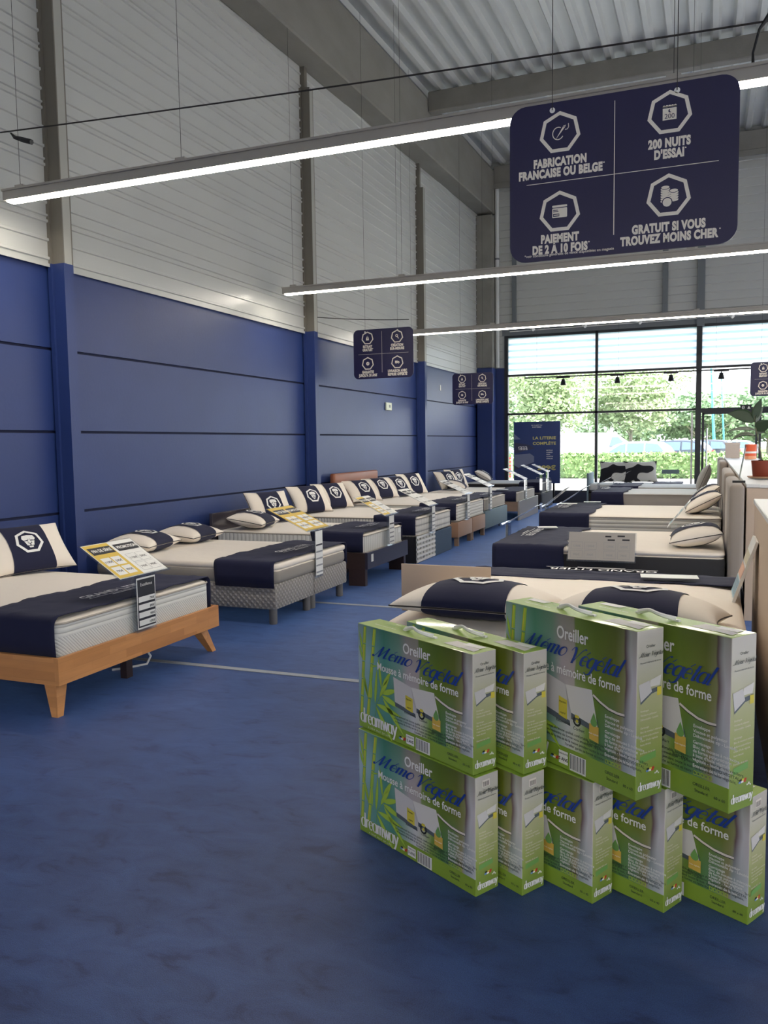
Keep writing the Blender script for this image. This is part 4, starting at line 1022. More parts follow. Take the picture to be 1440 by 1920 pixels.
def make_carton(label, L, D, H, tall=False, gtop=0):
    t = thing('pillow_carton', label, 'carton', group='green pillow cartons')
    b = MB(); e = .0025
    b.add([(0,0,0),(L,0,0),(L,D,0),(0,D,0),(0,0,H),(L,0,H),(L,D,H),(0,D,H)], [(3,2,1,0),(4,5,6,7),(0,1,5,4),(1,2,6,5),(2,3,7,6),(3,0,4,7)], [2,2,0,1,0,1])
    c = b.build('carton', [M_front, M_side, M_top], t)
    bv = c.modifiers.new('edge', 'BEVEL'); bv.width = .0025; bv.segments = 2
    MF = frame_M((0,-.0004,0),(1,0,0),(0,0,1)); MS = frame_M((L+.0004,0,0),(0,1,0),(0,0,1)); MT = frame_M((0,0,H+.0004),(1,0,0),(0,1,0))
    U = lambda f: f*L
    V = lambda f: f*H
    # picture: bamboo, pillows, tags
    p = MB()
    for x, w_, tilt in ((.028,.016,.006),(.092,.017,.010)):
        for k in range(5):
            y0 = .145+k*.17; x0 = U(x)+tilt*k; x1 = U(x)+tilt*(k+1)
            if y0 > .97: break
            y1 = min(1.0, y0+.165)
            flat(p, [(x0-w_/2-.002,V(y0)),(x0+w_/2+.002,V(y0)),(x1+w_/2+.001,V(y1)),(x1-w_/2-.001,V(y1))], 4, MF); flat(p, [(x0-w_/2,V(y0)),(x0+w_/2,V(y0)),(x1+w_/2-.001,V(y1-.008)),(x1-w_/2+.001,V(y1-.008))], 3, MF, .0003)
            flat(p, [(x0-w_/2+.003,V(y0)),(x0-w_/2+.007,V(y0)),(x1-w_/2+.007,V(y1-.008)),(x1-w_/2+.003,V(y1-.008))], 7, MF, .0005)
    for (x, y, ln, a, w_) in ((.12,.62,.05,12,.002),(.05,.66,.06,112,.005),(.05,.74,.08,104,.005),(.23,.44,.12,98,.006),(.235,.46,.10,52,.007),(.21,.36,.11,55,.009),(.235,.40,.10,20,.010),(.235,.38,.11,-12,.010),(.13,.30,.12,92,.006),(.165,.28,.14,84,.007),(.24,.36,.17,-42,.010),(.18,.28,.15,-5,.010),(.17,.26,.17,-48,.009),(.10,.3,.12,108,.005),(.05,.5,.09,-70,.004)):
        leaf2(p, U(x), V(y), ln*(H/.407)**.5, a, w_, 3, MF, .0007)
    pline(p, [(U(.165),V(.16)),(U(.18),V(.28)),(U(.235),V(.40)),(U(.25),V(.47))], .003, 4, MF, .0006)
    q1 = [(U(.36),V(.33)),(U(.545),V(.295)),(U(.505),V(.555)),(U(.345),V(.595))]; q2 = [(U(.55),V(.385)),(U(.745),V(.345)),(U(.70),V(.575)),(U(.505),V(.555))]
    flat(p, [(U(.55),V(.345)),(U(.755),V(.31)),(U(.74),V(.40)),(U(.55),V(.44))], 13, MF, .0008); flat(p, q2, 6, MF, .0010); flat(p, q1, 5, MF, .0012); flat(p, [(U(.36),V(.33)),(U(.545),V(.295)),(U(.54),V(.33)),(U(.358),V(.37))], 13, MF, .0013)
    pline(p, [(U(.71),V(.545)),(U(.76),V(.515)),(U(.82),V(.49)),(U(.88),V(.482)),(U(.925),V(.485))], .011, 9, MF, .0008); pline(p, [(U(.71),V(.547)),(U(.76),V(.517)),(U(.82),V(.492)),(U(.88),V(.484)),(U(.925),V(.487))], .0075, 10, MF, .0011)
    flat(p, [(U(.455),V(.345)),(U(.52),V(.33)),(U(.52),V(.455)),(U(.455),V(.47))], 7, MF, .0018)
    ring(p, [(U(.595)+a[0]*.018,V(.345)+a[1]*.018) for a in ell(0,0,1,1,0,360,16)[:-1]], [(U(.595)+a[0]*.011,V(.345)+a[1]*.011) for a in ell(0,0,1,1,0,360,16)[:-1]], 9, MF, .0018); flat(p, [(U(.595)-.010,V(.345)+.010),(U(.595)+.010,V(.345)+.010),(U(.595)+.008,V(.345)+.02),(U(.595)-.008,V(.345)+.02)], 7, MF, .002); flat(p, ell(U(.595),V(.345),.006,.006,0,360,8), 7, MF, .0019)
    flat(p, [(U(.685),V(.265)),(U(.752),V(.255)),(U(.752),V(.355)),(U(.685),V(.365))], 8, MF, .0018); flat(p, [(U(.718),V(.44))]+[(U(.718)+a[0],V(.375)+a[1]) for a in ell(0,0,.014,.013,30,-210,12)], 4, MF, .0022)
    flat(p, [(U(.455),V(.03)),(U(.525),V(.03)),(U(.525),V(.115)),(U(.455),V(.115))], 0, MF, .0006)
    for k in range(14): flat(p, [(U(.545)+k*.0048,V(.02)),(U(.545)+k*.0048+(.0016 if k % 3 else .003),V(.02)),(U(.545)+k*.0048+(.0016 if k % 3 else .003),V(.115)),(U(.545)+k*.0048,V(.115))], 9, MF, .0009)
    flat(p, [(U(.54),V(.01)),(U(.66),V(.01)),(U(.66),V(.12)),(U(.54),V(.12))], 0, MF, .0006)
    flags(p, U(.395), V(.045), .012, MF, .0006)
    # side picture
    f = lambda x, y: (x*D, y*H)
    flat(p, [f(.08,.66),f(.48,.69),f(.58,.62),f(.14,.565)], 13, MS, .0006); flat(p, [f(.06,.685),f(.46,.70),f(.56,.63),f(.14,.58)], 5, MS, .0009); flat(p, [f(.48,.66),f(.86,.66),f(.92,.72),f(.50,.70)], 6, MS, .0007); flat(p, [f(.52,.645),f(.9,.655),f(.9,.63),f(.58,.618)], 13, MS, .0008); flat(p, [f(.76,.60),f(.92,.60),f(.92,.65),f(.76,.65)], 7, MS, .001)
    flat(p, [f(.14,.215),f(.74,.23),f(.74,.27),f(.14,.255)], 4, MS, .0006); flags(p, .40*D, .155*H, .011*D/.113, MS, .0006)
    if gtop == 1:
        flat(p, [f(.3,.90),f(.62,.90),f(.62,.96),f(.3,.96)], 10, MS, .0006)
        for k in range(6): flat(p, [f(.34+k*.045,.905),f(.36+k*.045,.905),f(.36+k*.045,.945),f(.34+k*.045,.945)], 9, MS, .0009)
    # lid picture
    flat(p, [(U(.72),D*.3),(U(.86),D*.25),(U(.86),D*.75),(U(.74),D*.8)], 6, MT, .0006); flat(p, [(U(.86),D*.3),(U(.97),D*.22),(U(.96),D*.55),(U(.86),D*.62)], 5, MT, .0008); flat(p, [(U(.82),D*.6),(U(.95),D*.6),(U(.95),D*.88),(U(.82),D*.88)], 0, MT, .001)
    if gtop == 2: flat(p, [(U(.05),D*.62),(U(.2),D*.62),(U(.2),D*.92),(U(.05),D*.92)], 0, MT, .001)
    p.build('printed_picture', PM, t)
    # lettering
    b = MB(); s = (H/.407)**.5
    put_text(b, 'Oreiller', U(.555), V(.845), .052*s, 0, MF, .0022, align='CENTER', bold=.018, wid=U(.235))
    stroke_text(b, 'Mémo', U(.165), V(.735), .028*s, .23, .07, .5, mi=1, M=MF, z=.002, wid=U(.335)); stroke_text(b, 'Végétal', U(.52), V(.705), .031*s, .23, .07, .5, mi=1, M=MF, z=.002, wid=U(.37))
    put_text(b, 'Mousse à mémoire de forme', U(.545), V(.615), .040*s, 0, MF, .0024, align='CENTER', bold=.016, wid=U(.70))
    for k, (s_, y) in enumerate((('Enveloppe',.435),('Viscose et polyester',.405),('Déhoussable zip - Lavable',.378),('Garnissage',.34),('Bloc de mousse à mémoire',.312),('de forme polyuréthane',.287),('à base d\'huile végétale',.262),('végétale - haute densité',.237),('Entretien de la taie',.20))):
        put_text(b, s_, U(.795), V(y), .0125*s, 0, MF, .0022, bold=.012)
    for k in range(5): ring(b, [(U(.80)+k*.013,V(.155)),(U(.80)+k*.013+.011,V(.155)),(U(.80)+k*.013+.011,V(.155)+.012),(U(.80)+k*.013,V(.155)+.012)], [(U(.80)+k*.013+.002,V(.155)+.002),(U(.80)+k*.013+.009,V(.155)+.002),(U(.80)+k*.013+.009,V(.155)+.010),(U(.80)+k*.013+.002,V(.155)+.010)], 3, MF, .0022)
    for k, s_ in enumerate(('Pour un sommeil de bonne qualité, confortable, laissez-vous d\'abord gagner par nos oreillers', 'La mousse à mémoire de forme vous enveloppe ; la pression s\'adapte MÉMO VÉGÉTAL', 'le soutien de la tête et de la nuque pendant toute la nuit. Grâce à son huile végétale,', 'l\'oreiller garde sa forme et reste frais.')):
        put_text(b, s_, U(.67), V(.262-k*.027)-.010, .0115*s, 2, MF, .0016, align='CENTER')
    put_text(b, 'Relaxation', U(.49), V(.30), .0135*s, 2, MF, .0022, align='CENTER'); put_text(b, 'Confort', U(.61), V(.285), .0135*s, 2, MF, .0022, align='CENTER'); put_text(b, 'Bien-être', U(.72), V(.225), .0135*s, 2, MF, .0022, align='CENTER')
    put_text(b, 'Maintien', U(.487), V(.43), .0085*s, 9, MF, .0026, align='CENTER'); put_text(b, 'végétal', U(.487), V(.36), .0085*s, 9, MF, .0026, align='CENTER'); put_text(b, 'Huile végétale', U(.718), V(.30), .0065*s, 0, MF, .0026, align='CENTER')
    stroke_text(b, 'dreamway', U(.022), V(.062), 0.034*s, .28, .07, mi=0, M=MF, z=.0014, wid=U(.355))
    put_text(b, 'A NEW WAY OF LIFE', U(.20), V(.018), .010*s, 0, MF, .0014, align='CENTER', space=1.5)
    put_text(b, '5 ANS', U(.49), V(.05), .014*s, 9, MF, .001, align='CENTER', bold=.02); put_text(b, 'GARANTIE', U(.49), V(.09), .008*s, 9, MF, .001, align='CENTER')
    put_text(b, 'OREILLER', U(.845), V(.09), .0125*s, 2, MF, .001, align='CENTER'); put_text(b, 'Standard', U(.845), V(.055), .0115*s, 2, MF, .001, align='CENTER'); put_text(b, '60 x 60' if tall else '60 x 40', U(.95), V(.055), .011*s, 2, MF, .001, align='CENTER')
    put_text(b, 'Oreiller', D*.5, V(.895) if gtop != 1 else V(.86), .0125, 2, MS, .001, align='CENTER'); stroke_text(b, 'Mémo Végétal', D*.08, V(.845), .0085, .22, .07, .5, mi=2, M=MS, z=.001, wid=D*.84); put_text(b, 'Mousse à mémoire de forme', D*.5, V(.805), .0075, 2, MS, .001, align='CENTER', wid=D*.78)
    for k, s_ in enumerate(('Enveloppe','Viscose et polyester','Déhoussable - Lavable','','Garnissage','Bloc de mousse à mémoire','de forme polyuréthane','à base d\'huile végétale','haute densité','','Entretien de la taie')):
        if s_: put_text(b, s_, D*.14, V(.52-k*.025), .0078*s, 10, MS, .0008)
    stroke_text(b, 'dreamway', D*.08, V(.052), .0165, .34, .08, mi=0, M=MS, z=.001, wid=D*.84)
    for dx, dy, r in ((.72,.135,.004),(.79,.14,.006),(.85,.13,.004)): flat(b, [(D*dx+r*math.cos(a*PI/5)*(1 if a % 2 else .45), V(dy)+r*math.sin(a*PI/5)*(1 if a % 2 else .45)) for a in range(10)], 0, MS, .001)
    stroke_text(b, 'Mémo Végétal', U(.16), D*.52, .010, .24, .07, .5, mi=4, M=MT, z=.001, wid=U(.22)); put_text(b, 'Mousse à mémoire de forme', U(.10), D*.30, .011, 0, MT, .001); put_text(b, 'Oreiller', U(.2), D*.78, .012, 0, MT, .001)
    b.build('lettering', PM, t)
    # plastic carrying handle
    h = MB(); n = 14
    pts = []
    for i in range(n+1):
        f_ = i/n; pts.append((U(.36)+U(.24)*f_, D*.5-.02*math.sin(f_*PI)+.012*math.sin(f_*2*PI), H+.006+.016*math.sin(f_*PI)))
    h.tube(pts, [.006+.003*abs(2*i/n-1)**2 for i in range(n+1)], 7); h.box(U(.35)-.004, U(.35)+.012, D*.5-.006, D*.5+.006, H, H+.006); h.box(U(.60), U(.60)+.016, D*.5-.006, D*.5+.006, H, H+.006)
    h.build('carrying_handle', M_letw, t, True)
    return t
def place(o, corner, ang, L, z):   # corner: world position of the front right bottom corner
    a = math.radians(ang); o.location = (corner[0]-L*math.cos(a), corner[1]-L*math.sin(a), z); o.rotation_euler.z = a
    return o
LA, DA, HA = .632, .108, .406
B0 = make_carton('green pillow carton, bottom of the leftmost stack', LA, DA, HA, gtop=1); place(B0, (-.693, 2.519), -29.5, LA, 0)
def more(label, c, ang, z, src=None):
    return place(dup(src or B0, label=label), c, ang, LA, z)
more('green pillow carton on the floor, second from the left', (-.551, 2.578), -30.5, 0)
more('green pillow carton on the floor, third from the left, under the near tall carton', (-.328, 2.609), -29, 0)
more('green pillow carton on the floor, fourth from the left, mostly under the tall cartons', (-.110, 2.634), -28.5, 0)
more('green pillow carton on the floor, farthest right', (.135, 2.655), -29, 0)
B1 = make_carton('green pillow carton, top of the leftmost stack, handle lying flat', LA, DA, HA, gtop=0); place(B1, (-.703, 2.531), -30.5, LA, HA+.0025)
more('green pillow carton, top of the second stack, twisted handle', (-.549, 2.594), -33, HA+.0025, B1)
LT, DT, HT = .60, .118, .522
C0 = make_carton('tall green pillow carton on top, the left one of two', LT, DT, HT, tall=True, gtop=2); place(C0, (-.190, 2.511), -36.5, LT, HA+.0025)
place(dup(C0, label='tall green pillow carton on top, the right one at the edge'), (.070, 2.511), -36.0, LT, HA+.0025)
# ---------------------------------------------------------------- low partition, plant, boxes
M_part = mat('beige_partition', (206,186,166), .7, var=.03, bump=.03, bscale=60)
M_cap = mat('white_cap', (226,228,228), .45)
t = thing('partition', 'low beige partition with white cap behind the headboards, plant on it', 'partition', (.29, 7.30, 0))
MB().box(0, .55, 0, 11.2, 0, 1.10).build('panel', M_part, t)
MB().rbox(-.005, .10, -.01, 11.21, 1.10, 1.13, .004, 1).box(.10, .56, -.01, 11.21, 1.10, 1.122).build('cap', M_cap, t)
t = thing('partition', 'near beige partition with white cap at the right edge, beside the cartons', 'partition', (.262, 2.9, 0))
MB().box(0, .42, 0, 2.58, 0, 1.10).build('panel', M_part, t)
MB().rbox(-.004, .43, -.01, 2.60, 1.10, 1.13, .004, 1).build('cap', M_cap, t)
MB().box(.02, .40, 2.58, 2.60, 0, 1.10).build('end_panel', M_greyframe, t)
M_terra = mat('terracotta', (132,56,34), .6, var=.08); M_soil = mat('soil', (60,46,36), .95); M_leafd = mat('dark_leaf', (44,66,40), .42, var=.15); M_stem = mat('plant_stem', (110,110,84), .6); M_sauc = mat('clay_saucer', (176,140,112), .6)
t = thing('potted_plant', 'potted plant with a few big dark leaves in a terracotta pot on the partition', 'plant', (.462, 8.3, 1.13))
MB().lathe([(.085,0),(.125,.008),(.135,.022),(.128,.022),(.09,.014)], 28).build('saucer', M_sauc, t, True)
MB().lathe([(.082,.012),(.086,.016),(.098,.13),(.102,.165),(.094,.165),(.09,.14)], 28).build('pot', M_terra, t, True)
MB().lathe([(.088,.13),(.092,.14),(.05,.15)], 20).box(-.04,.0,-.01,.02,.14,.175).build('soil', M_soil, t)
MB().tube([(-.01,0,.14),(-.02,0,.22),(-.04,-.01,.32),(-.055,-.01,.40),(-.07,0,.47),(-.078,0,.53),(-.08,0,.58)], [.006,.006,.005,.005,.004,.004,.003], 7).build('stem', M_stem, t, True)
def leaf(base, tip, wd, sag, face=1.0, fold=.18):
    base = Vector(base); tip = Vector(tip); d = tip-base; side = d.cross(Vector((0,0,1)))
    if side.length < .05: side = Vector((0,1,0))
    side = (side.normalized()*.55+Vector((0,.0,.0))).normalized(); upv = side.cross(d).normalized()
    if upv.z < 0: upv = -upv
    side2 = (side.normalized()*(1-.8*face)+upv*(.1+.9*face)).normalized()          # blades turned partly towards the viewer
    def fn(s, q):
        k = q*2-1; w_ = wd*math.sin(PI*min(1, s*1.02)**.75)**.9 if 0 < s < 1 else 0
        c = base+d*s+Vector((0,0,sag*4*s*(1-s)))
        return c+side2*k*w_+upv*abs(k)*w_*fold
    b = MB(); b.grid(fn, 12, 6); o = b.build('leaf', M_leafd, t, 'all'); m = o.modifiers.new('thick', 'SOLIDIFY'); m.thickness = .002
for bs, tp, wd, sg, *fc in (((-.078,0,.52),(-.315,-.02,.60),.058,.02), ((-.08,0,.54),(-.025,.0,.735),.040,.0), ((-.07,0,.50),(-.005,.05,.665),.028,.0), ((-.075,0,.455),(.075,-.02,.535),.055,-.015), ((-.062,0,.44),(-.32,0,.43),.036,.02,.3), ((-.055,0,.38),(-.29,-.02,.335),.036,.045,.35), ((-.06,.02,.43),(.02,.10,.42),.036,.0,.4)):
    leaf(bs, tp, wd, sg, *fc)
t = thing('storage_box', 'small pale box standing at the far end of the partition', 'box', (.42, 17.4, 1.122)); MB().rbox(-.13, .13, -.1, .1, 0, .30, .006, 1).build('carton', mat('pale_box',(204,192,184),.6), t); MB().rbox(-.135,.135,-.105,.105,.26,.305,.005,1).build('lid', mat('pale_lid',(210,198,190),.6), t)
t = thing('tin', 'orange and white tin beside the pale box on the partition', 'tin', (.70, 16.4, 1.122)); MB().lathe([(.10,0),(.10,.26),(.095,.27)], 24).build('tin_body', mat('orange_print',(226,96,56),.5), t, True); MB().lathe([(.1015,.105),(.1015,.14)], 24).build('label_band', M_card, t, True); MB().lathe([(.1012,.0),(.1012,.06)], 24).build('lower_band', mat('peach_band',(236,170,130),.5), t, True)
# card on the headboards, seen edge on
t = thing('price_stand', 'clear price card standing upright on the front headboard', 'price stand', (.235, 7.5, 1.13), 0, SG)
MB().box(-.05, .05, -.02, .02, 0, .018).build('foot', M_black, t)
b = MB(); Mf = frame_M((0,0,.018), (0,1,0), (.16,0,.98)); b.box(-.11, .11, 0, .30, -.003, .0, 0, Mf); b.build('board', M_acryl, t); b = MB(); b.box(-.10, .10, .02, .28, .001, .0025, 0, Mf); b.build('price_card', M_card, t)
t = thing('price_stand', 'tilted white price board between the pillows of the charcoal and cream beds', 'price stand', (-.33, 9.05, 0), 0, SG)
MB().box(-.03, .03, -.02, .02, 0, .62).box(-.1,.1,-.12,.12,0,.01).build('holder', M_acryl, t)
b = MB(); Mf = frame_M((-.06,0,.60), (0,-1,0), (.62,0,.78)); b.box(-.2, .2, 0, .34, -.006, .0, 0, Mf); b.build('board', M_card, t)
p = MB()
for k in range(4): flat(p, [(-.17,.03+k*.075),(.17,.03+k*.075),(.17,.08+k*.075),(-.17,.08+k*.075)], k % 2, None, .001)
p.v = [Mf @ v for v in p.v]; p.build('printing', [mat('aqua_print',(150,190,200),.5), M_mid], t)
t = thing('price_stand', 'dark upright price sign on the right end of the day bed', 'price stand', (-.78, 18.95, .565), 0, SG)
MB().box(-.1, .1, -.06, .06, 0, .008).tube([(0,0,0),(0,0,.2)], .008).build('foot', M_greyframe, t); MB().box(-.18, .18, -.004, .004, .19, .28).build('board', M_bluegrey, t)
# leaflets lying on the runners
def leaflet(x, y, z, rz, label, w=.16, h=.10):
    tag(MB().box(-w/2, w/2, -h/2, h/2, 0, .002).build('leaflet', M_card, None, False, (x, y, z), rz), label, 'leaflet', 'white leaflets on the runners')
leaflet(-.22, 5.36, .648, .1, 'white leaflet on the navy runner of the bed behind the cartons', .34, .14)
leaflet(-1.55, 8.5, .612, .3, 'white leaflet at the far foot corner of the charcoal bed', .2, .14)
leaflet(-1.72, 10.9, .680, .1, 'white leaflet on the runner of the thick cream bed, beside its lettering', .24, .16)
leaflet(-1.45, 11.25, .680, .1, 'white leaflet at the far edge of the thick cream bed runner', .22, .14)
leaflet(-3.75, 15.75, .575, .1, 'white leaflet on the runner of the grey oak bed', .22, .16)
# white flex hanging under the beech bed
tag(MB().tube([(-3.62,4.52,.19),(-3.60,4.56,.12),(-3.57,4.58,.06),(-3.58,4.55,.012),(-3.62,4.50,.008),(-3.66,4.42,.008),(-3.72,4.36,.008)], .008, 6).build('power_flex', M_letw, None, True), 'white flex hanging below the beech bed to the carpet', 'cable')
# ---------------------------------------------------------------- window dressing: track spots, header lamps, poster, sticker
t = thing('spot_track', 'dark lamp track running across the window', 'track', (0, 19.95, 3.02))
MB().box(-4.2, 1.4, -.017, .017, 0, .03).build('rail', M_black, t)
for x in (-3.9, -2.0, .1, 1.2): MB().tube([(x,0,.03),(x,0,1.25)], .002, 4).build('suspension_wire', M_wire, t)
for i, x in enumerate((-3.27, -2.02, -.84, .22)):
    t = thing('track_spotlight', 'small dark track spotlight before the window, %s' % ('first from the left', 'second from the left', 'third from the left', 'fourth from the left, right of the thick post')[i], 'spotlight', (x, 19.95, 3.02), 0, 'track spotlights')
    MB().box(-.16, .16, -.018, .018, -.025, .0).build('adapter', M_black, t)
    MB().tube([(0,0,-.02),(0,0,-.06)], .012, 8).build('stem', M_black, t); MB().lathe([(.035,-.05),(.04,-.06),(.072,-.19),(.066,-.19),(.03,-.08)], 16).build('lamp_head', M_black, t, True)
for i, x in enumerate((-4.05, -2.82, -1.58, .38)):
    t = thing('clip_lamp', 'small white clip lamp on the beam above the window, %s' % ('first from the left', 'second from the left', 'third from the left', 'fourth, beyond the thick post')[i], 'lamp', (x, 20.09, 4.22), 0, 'clip lamps above the window')
    MB().tube([(0,.06,.0),(0,.0,.02)], .012, 8).build('bracket', M_greyframe, t); MB().tube([(-.05,.02,.06),(.0,-.03,.02),(.06,-.08,-.03)], [.035,.04,.045], 10).build('lamp_head', M_white, t, True)
tag(MB().tube([(-4.6,20.12,4.19),(1.4,20.12,4.23)], .012, 6).build('cable_duct', M_white), 'thin white wiring run along the beam above the window', 'cable')
M_post = mat('poster_navy', (42,64,118), .45, var=.08, vscale=2)
M_pgold = mat('poster_gold', (206,198,120), .5); M_pbed = mat('poster_grey', (120,128,156), .5); M_pbed2 = mat('poster_grey_dark', (58,62,92), .5)
t = thing('poster', 'dark blue advertising poster on a board in the window', 'poster', (-4.47, 19.97, .48))
MB().box(0, 1.13, 0, .02, 0, 1.50).build('board', M_post, t)
MB().box(.1, .14, .02, .14, -.48, .3).box(.95, .99, .02, .14, -.48, .3).build('stand', M_black, t)
p = MB(); Mf = frame_M((0,-.001,0), (1,0,0), (0,0,1))
put_text(p, 'DU 15 AOÛT AU', .565, 1.40, .035, 0, Mf, align='CENTER', bold=.02); put_text(p, '30 SEPTEMBRE', .565, 1.355, .035, 0, Mf, align='CENTER', bold=.02)
put_text(p, 'LA LITERIE', 1.03, 1.07, .095, 1, Mf, align='RIGHT', bold=.025, wid=.56); put_text(p, 'COMPLÈTE', 1.03, .94, .095, 1, Mf, align='RIGHT', bold=.025, wid=.56)
for k, s_ in enumerate(('MATELAS','SOMMIER','PIEDS','COUETTE','OREILLER')): put_text(p, s_, .80, .79-k*.05, .036, 0, Mf, bold=.02)
put_text(p, '299€', 1.03, .33, .15, 1, Mf, align='RIGHT', bold=.04, wid=.45); put_text(p, 'GO', .22, .085, .07, 0, Mf, bold=.03)
ring(p, [(.56,.075),(.89,.075),(.89,.15),(.56,.15)], [(.565,.08),(.885,.08),(.885,.145),(.565,.145)], 0, Mf); put_text(p, 'GRAND LITIER', .725, .10, .035, 0, Mf, align='CENTER')
flat(p, [(.0,1.07),(.0,1.22),(.17,1.08)], 2, Mf); flat(p, [(.02,.72),(.02,1.0),(.38,.94),(.52,.85),(.30,.80)], 3, Mf, .0003); flat(p, [(.0,.45),(.12,.38),(.50,.52),(.50,.66),(.40,.73),(.02,.70)], 2, Mf, .0004); flat(p, [(.0,.32),(.40,.46),(.50,.52),(.12,.38),(0,.45)], 3, Mf, .0006)
put_text(p, '!ƎƎƎ', .12, .82, .11, 0, Mf, .001, shear=-.2, bold=.02)
p.build('printing', [M_letw, M_pgold, M_pbed, M_pbed2], t)
t = thing('door_sign', 'small dark pictogram sign on the rail above the door', 'sign', (.745, 20.155, 2.13)); MB().rbox(-.115, .115, 0, .012, 0, .125, .01, 2).build('plate', M_dk, t); p = MB(); Mf = frame_M((0,-.0008,0), (1,0,0), (0,0,1)); ring(p, ell(-.055,.062,.03,.035,0,360,12)[:-1], ell(-.055,.062,.02,.025,0,360,12)[:-1], 0, Mf); line(p, (-.07,.05), (-.04,.075), .008, 0, Mf); flat(p, [(.03,.03),(.09,.03),(.075,.07),(.06,.095),(.045,.07)], 0, Mf); p.build('pictograms', [M_letw], t)
# ---------------------------------------------------------------- outdoors

M_pave = mat('pale_paving', (190,186,178), .9, var=.05, vscale=.8)
M_asph = mat('pale_asphalt', (122,122,122), .9, var=.06, vscale=.5)
M_grass = mat('grass', (104,124,70), .95, var=.2, vscale=3)
tag(MB().box(-45, 40, YF+.25, 33.5, -.2, -.02).build('pavement', M_pave), 'pale paved strip outside the window', 'pavement', kind='structure')
tag(MB().box(XR+.2, 60, -40, YF+.25, -.2, -.03).build('side_ground', M_pave), 'pale paving along the side of the hall', 'pavement', kind='structure')
tag(MB().box(-70, 60, 33.5, 62, -.25, -.03).build('car_park', M_asph), 'pale car park beyond the hedge', 'car park', kind='structure')
tag(MB().box(-140, 120, 62, 160, -.3, -.03).build('grass_verge', M_grass), 'grass behind the car park', 'grass', kind='structure')
def leafmat(name, c): 
    m = mat(name, c, .7, var=.35, vscale=1.3); nt, p = nodes_of(m); p.inputs['Transmission Weight'].default_value = 0; return m
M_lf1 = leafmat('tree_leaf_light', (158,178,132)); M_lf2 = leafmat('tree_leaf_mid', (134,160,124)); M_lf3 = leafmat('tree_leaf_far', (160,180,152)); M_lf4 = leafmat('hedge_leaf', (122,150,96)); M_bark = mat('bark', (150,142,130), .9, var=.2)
rng = random.Random(4)
def leaf_cloud(b, n, cx, cy, cz, rx, ry, rz, sz, lumps=9):
    cs = [(rng.uniform(-.55,.55), rng.uniform(-.55,.55), rng.uniform(-.5,.6), rng.uniform(.38,.62)) for _ in range(lumps)]
    for _ in range(n):
        l = rng.choice(cs); d = Vector((rng.gauss(0,1), rng.gauss(0,1), rng.gauss(0,1))).normalized()*(l[3]*rng.uniform(.55,1.02))
        p = Vector((cx+(l[0]+d.x)*rx, cy+(l[1]+d.y)*ry, cz+(l[2]+d.z)*rz))
        a = Vector((rng.gauss(0,1), rng.gauss(0,1), rng.gauss(0,.7))).normalized(); c = a.cross(Vector((rng.gauss(0,1),rng.gauss(0,1),rng.gauss(0,1)))).normalized()
        s = sz*rng.uniform(.6,1.4)
        b.add([p-a*s, p+c*s*.55, p+a*s, p-c*s*.55], [(0,1,2,3)])
def tree(label, x, y, h, cw, trunk, lm, n=2600, sz=.2, group='trees outside'):
    t = thing('tree', label, 'tree', (x, y, -.03), rng.uniform(0, 6), group)
    ch = h-trunk
    b = MB(); b.tube([(0,0,0),(.03,.02,trunk*.6),(0,0,trunk+ch*.3),(.1,.05,trunk+ch*.6)], [.14,.11,.09,.04], 8)
    for k in range(5):
        q = k*1.3; b.tube([(0,0,trunk+ch*.05*k),(cw*.2*math.cos(q),cw*.2*math.sin(q),trunk+ch*(.2+.08*k)),(cw*.35*math.cos(q),cw*.35*math.sin(q),trunk+ch*(.35+.1*k))], [.06,.045,.02], 6)
    b.build('trunk', M_bark, t, True)
    b = MB(); leaf_cloud(b, n, 0, 0, trunk+ch*.5, cw*.5, cw*.5, ch*.5, sz); b.build('foliage', lm, t)
    return t
T1 = tree('broad light green tree outside, seen through the left panes behind the poster', -7.6, 44, 6.4, 6.4, 1.7, M_lf1, 9000, .12)
dup(T1, (-4.3, 50.5, -.03), 2.1, 'light green tree outside, just right of the first window bar')
dup(T1, (-13.2, 46.5, -.03), 4.0, 'light green tree outside at the left edge of the window')
T2 = tree('darker bushy tree at the back of the car park, behind the parked cars', -.9, 66, 5.2, 8.0, 1.0, M_lf2, 7500, .19)
dup(T2, (4.2, 70, -.03), 1.0, 'darker bushy tree at the back, right of the thick window post')
dup(T2, (-16.5, 68, -.03), 2.5, 'darker bushy tree at the back, behind the left tree')
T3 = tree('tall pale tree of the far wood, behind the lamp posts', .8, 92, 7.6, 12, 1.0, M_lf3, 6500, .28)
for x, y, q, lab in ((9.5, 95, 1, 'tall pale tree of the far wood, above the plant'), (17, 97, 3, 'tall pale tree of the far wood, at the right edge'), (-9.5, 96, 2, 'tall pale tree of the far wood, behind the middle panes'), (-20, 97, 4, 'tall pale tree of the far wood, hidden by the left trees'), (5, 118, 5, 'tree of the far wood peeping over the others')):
    dup(T3, (x, y, -.03), q, lab)
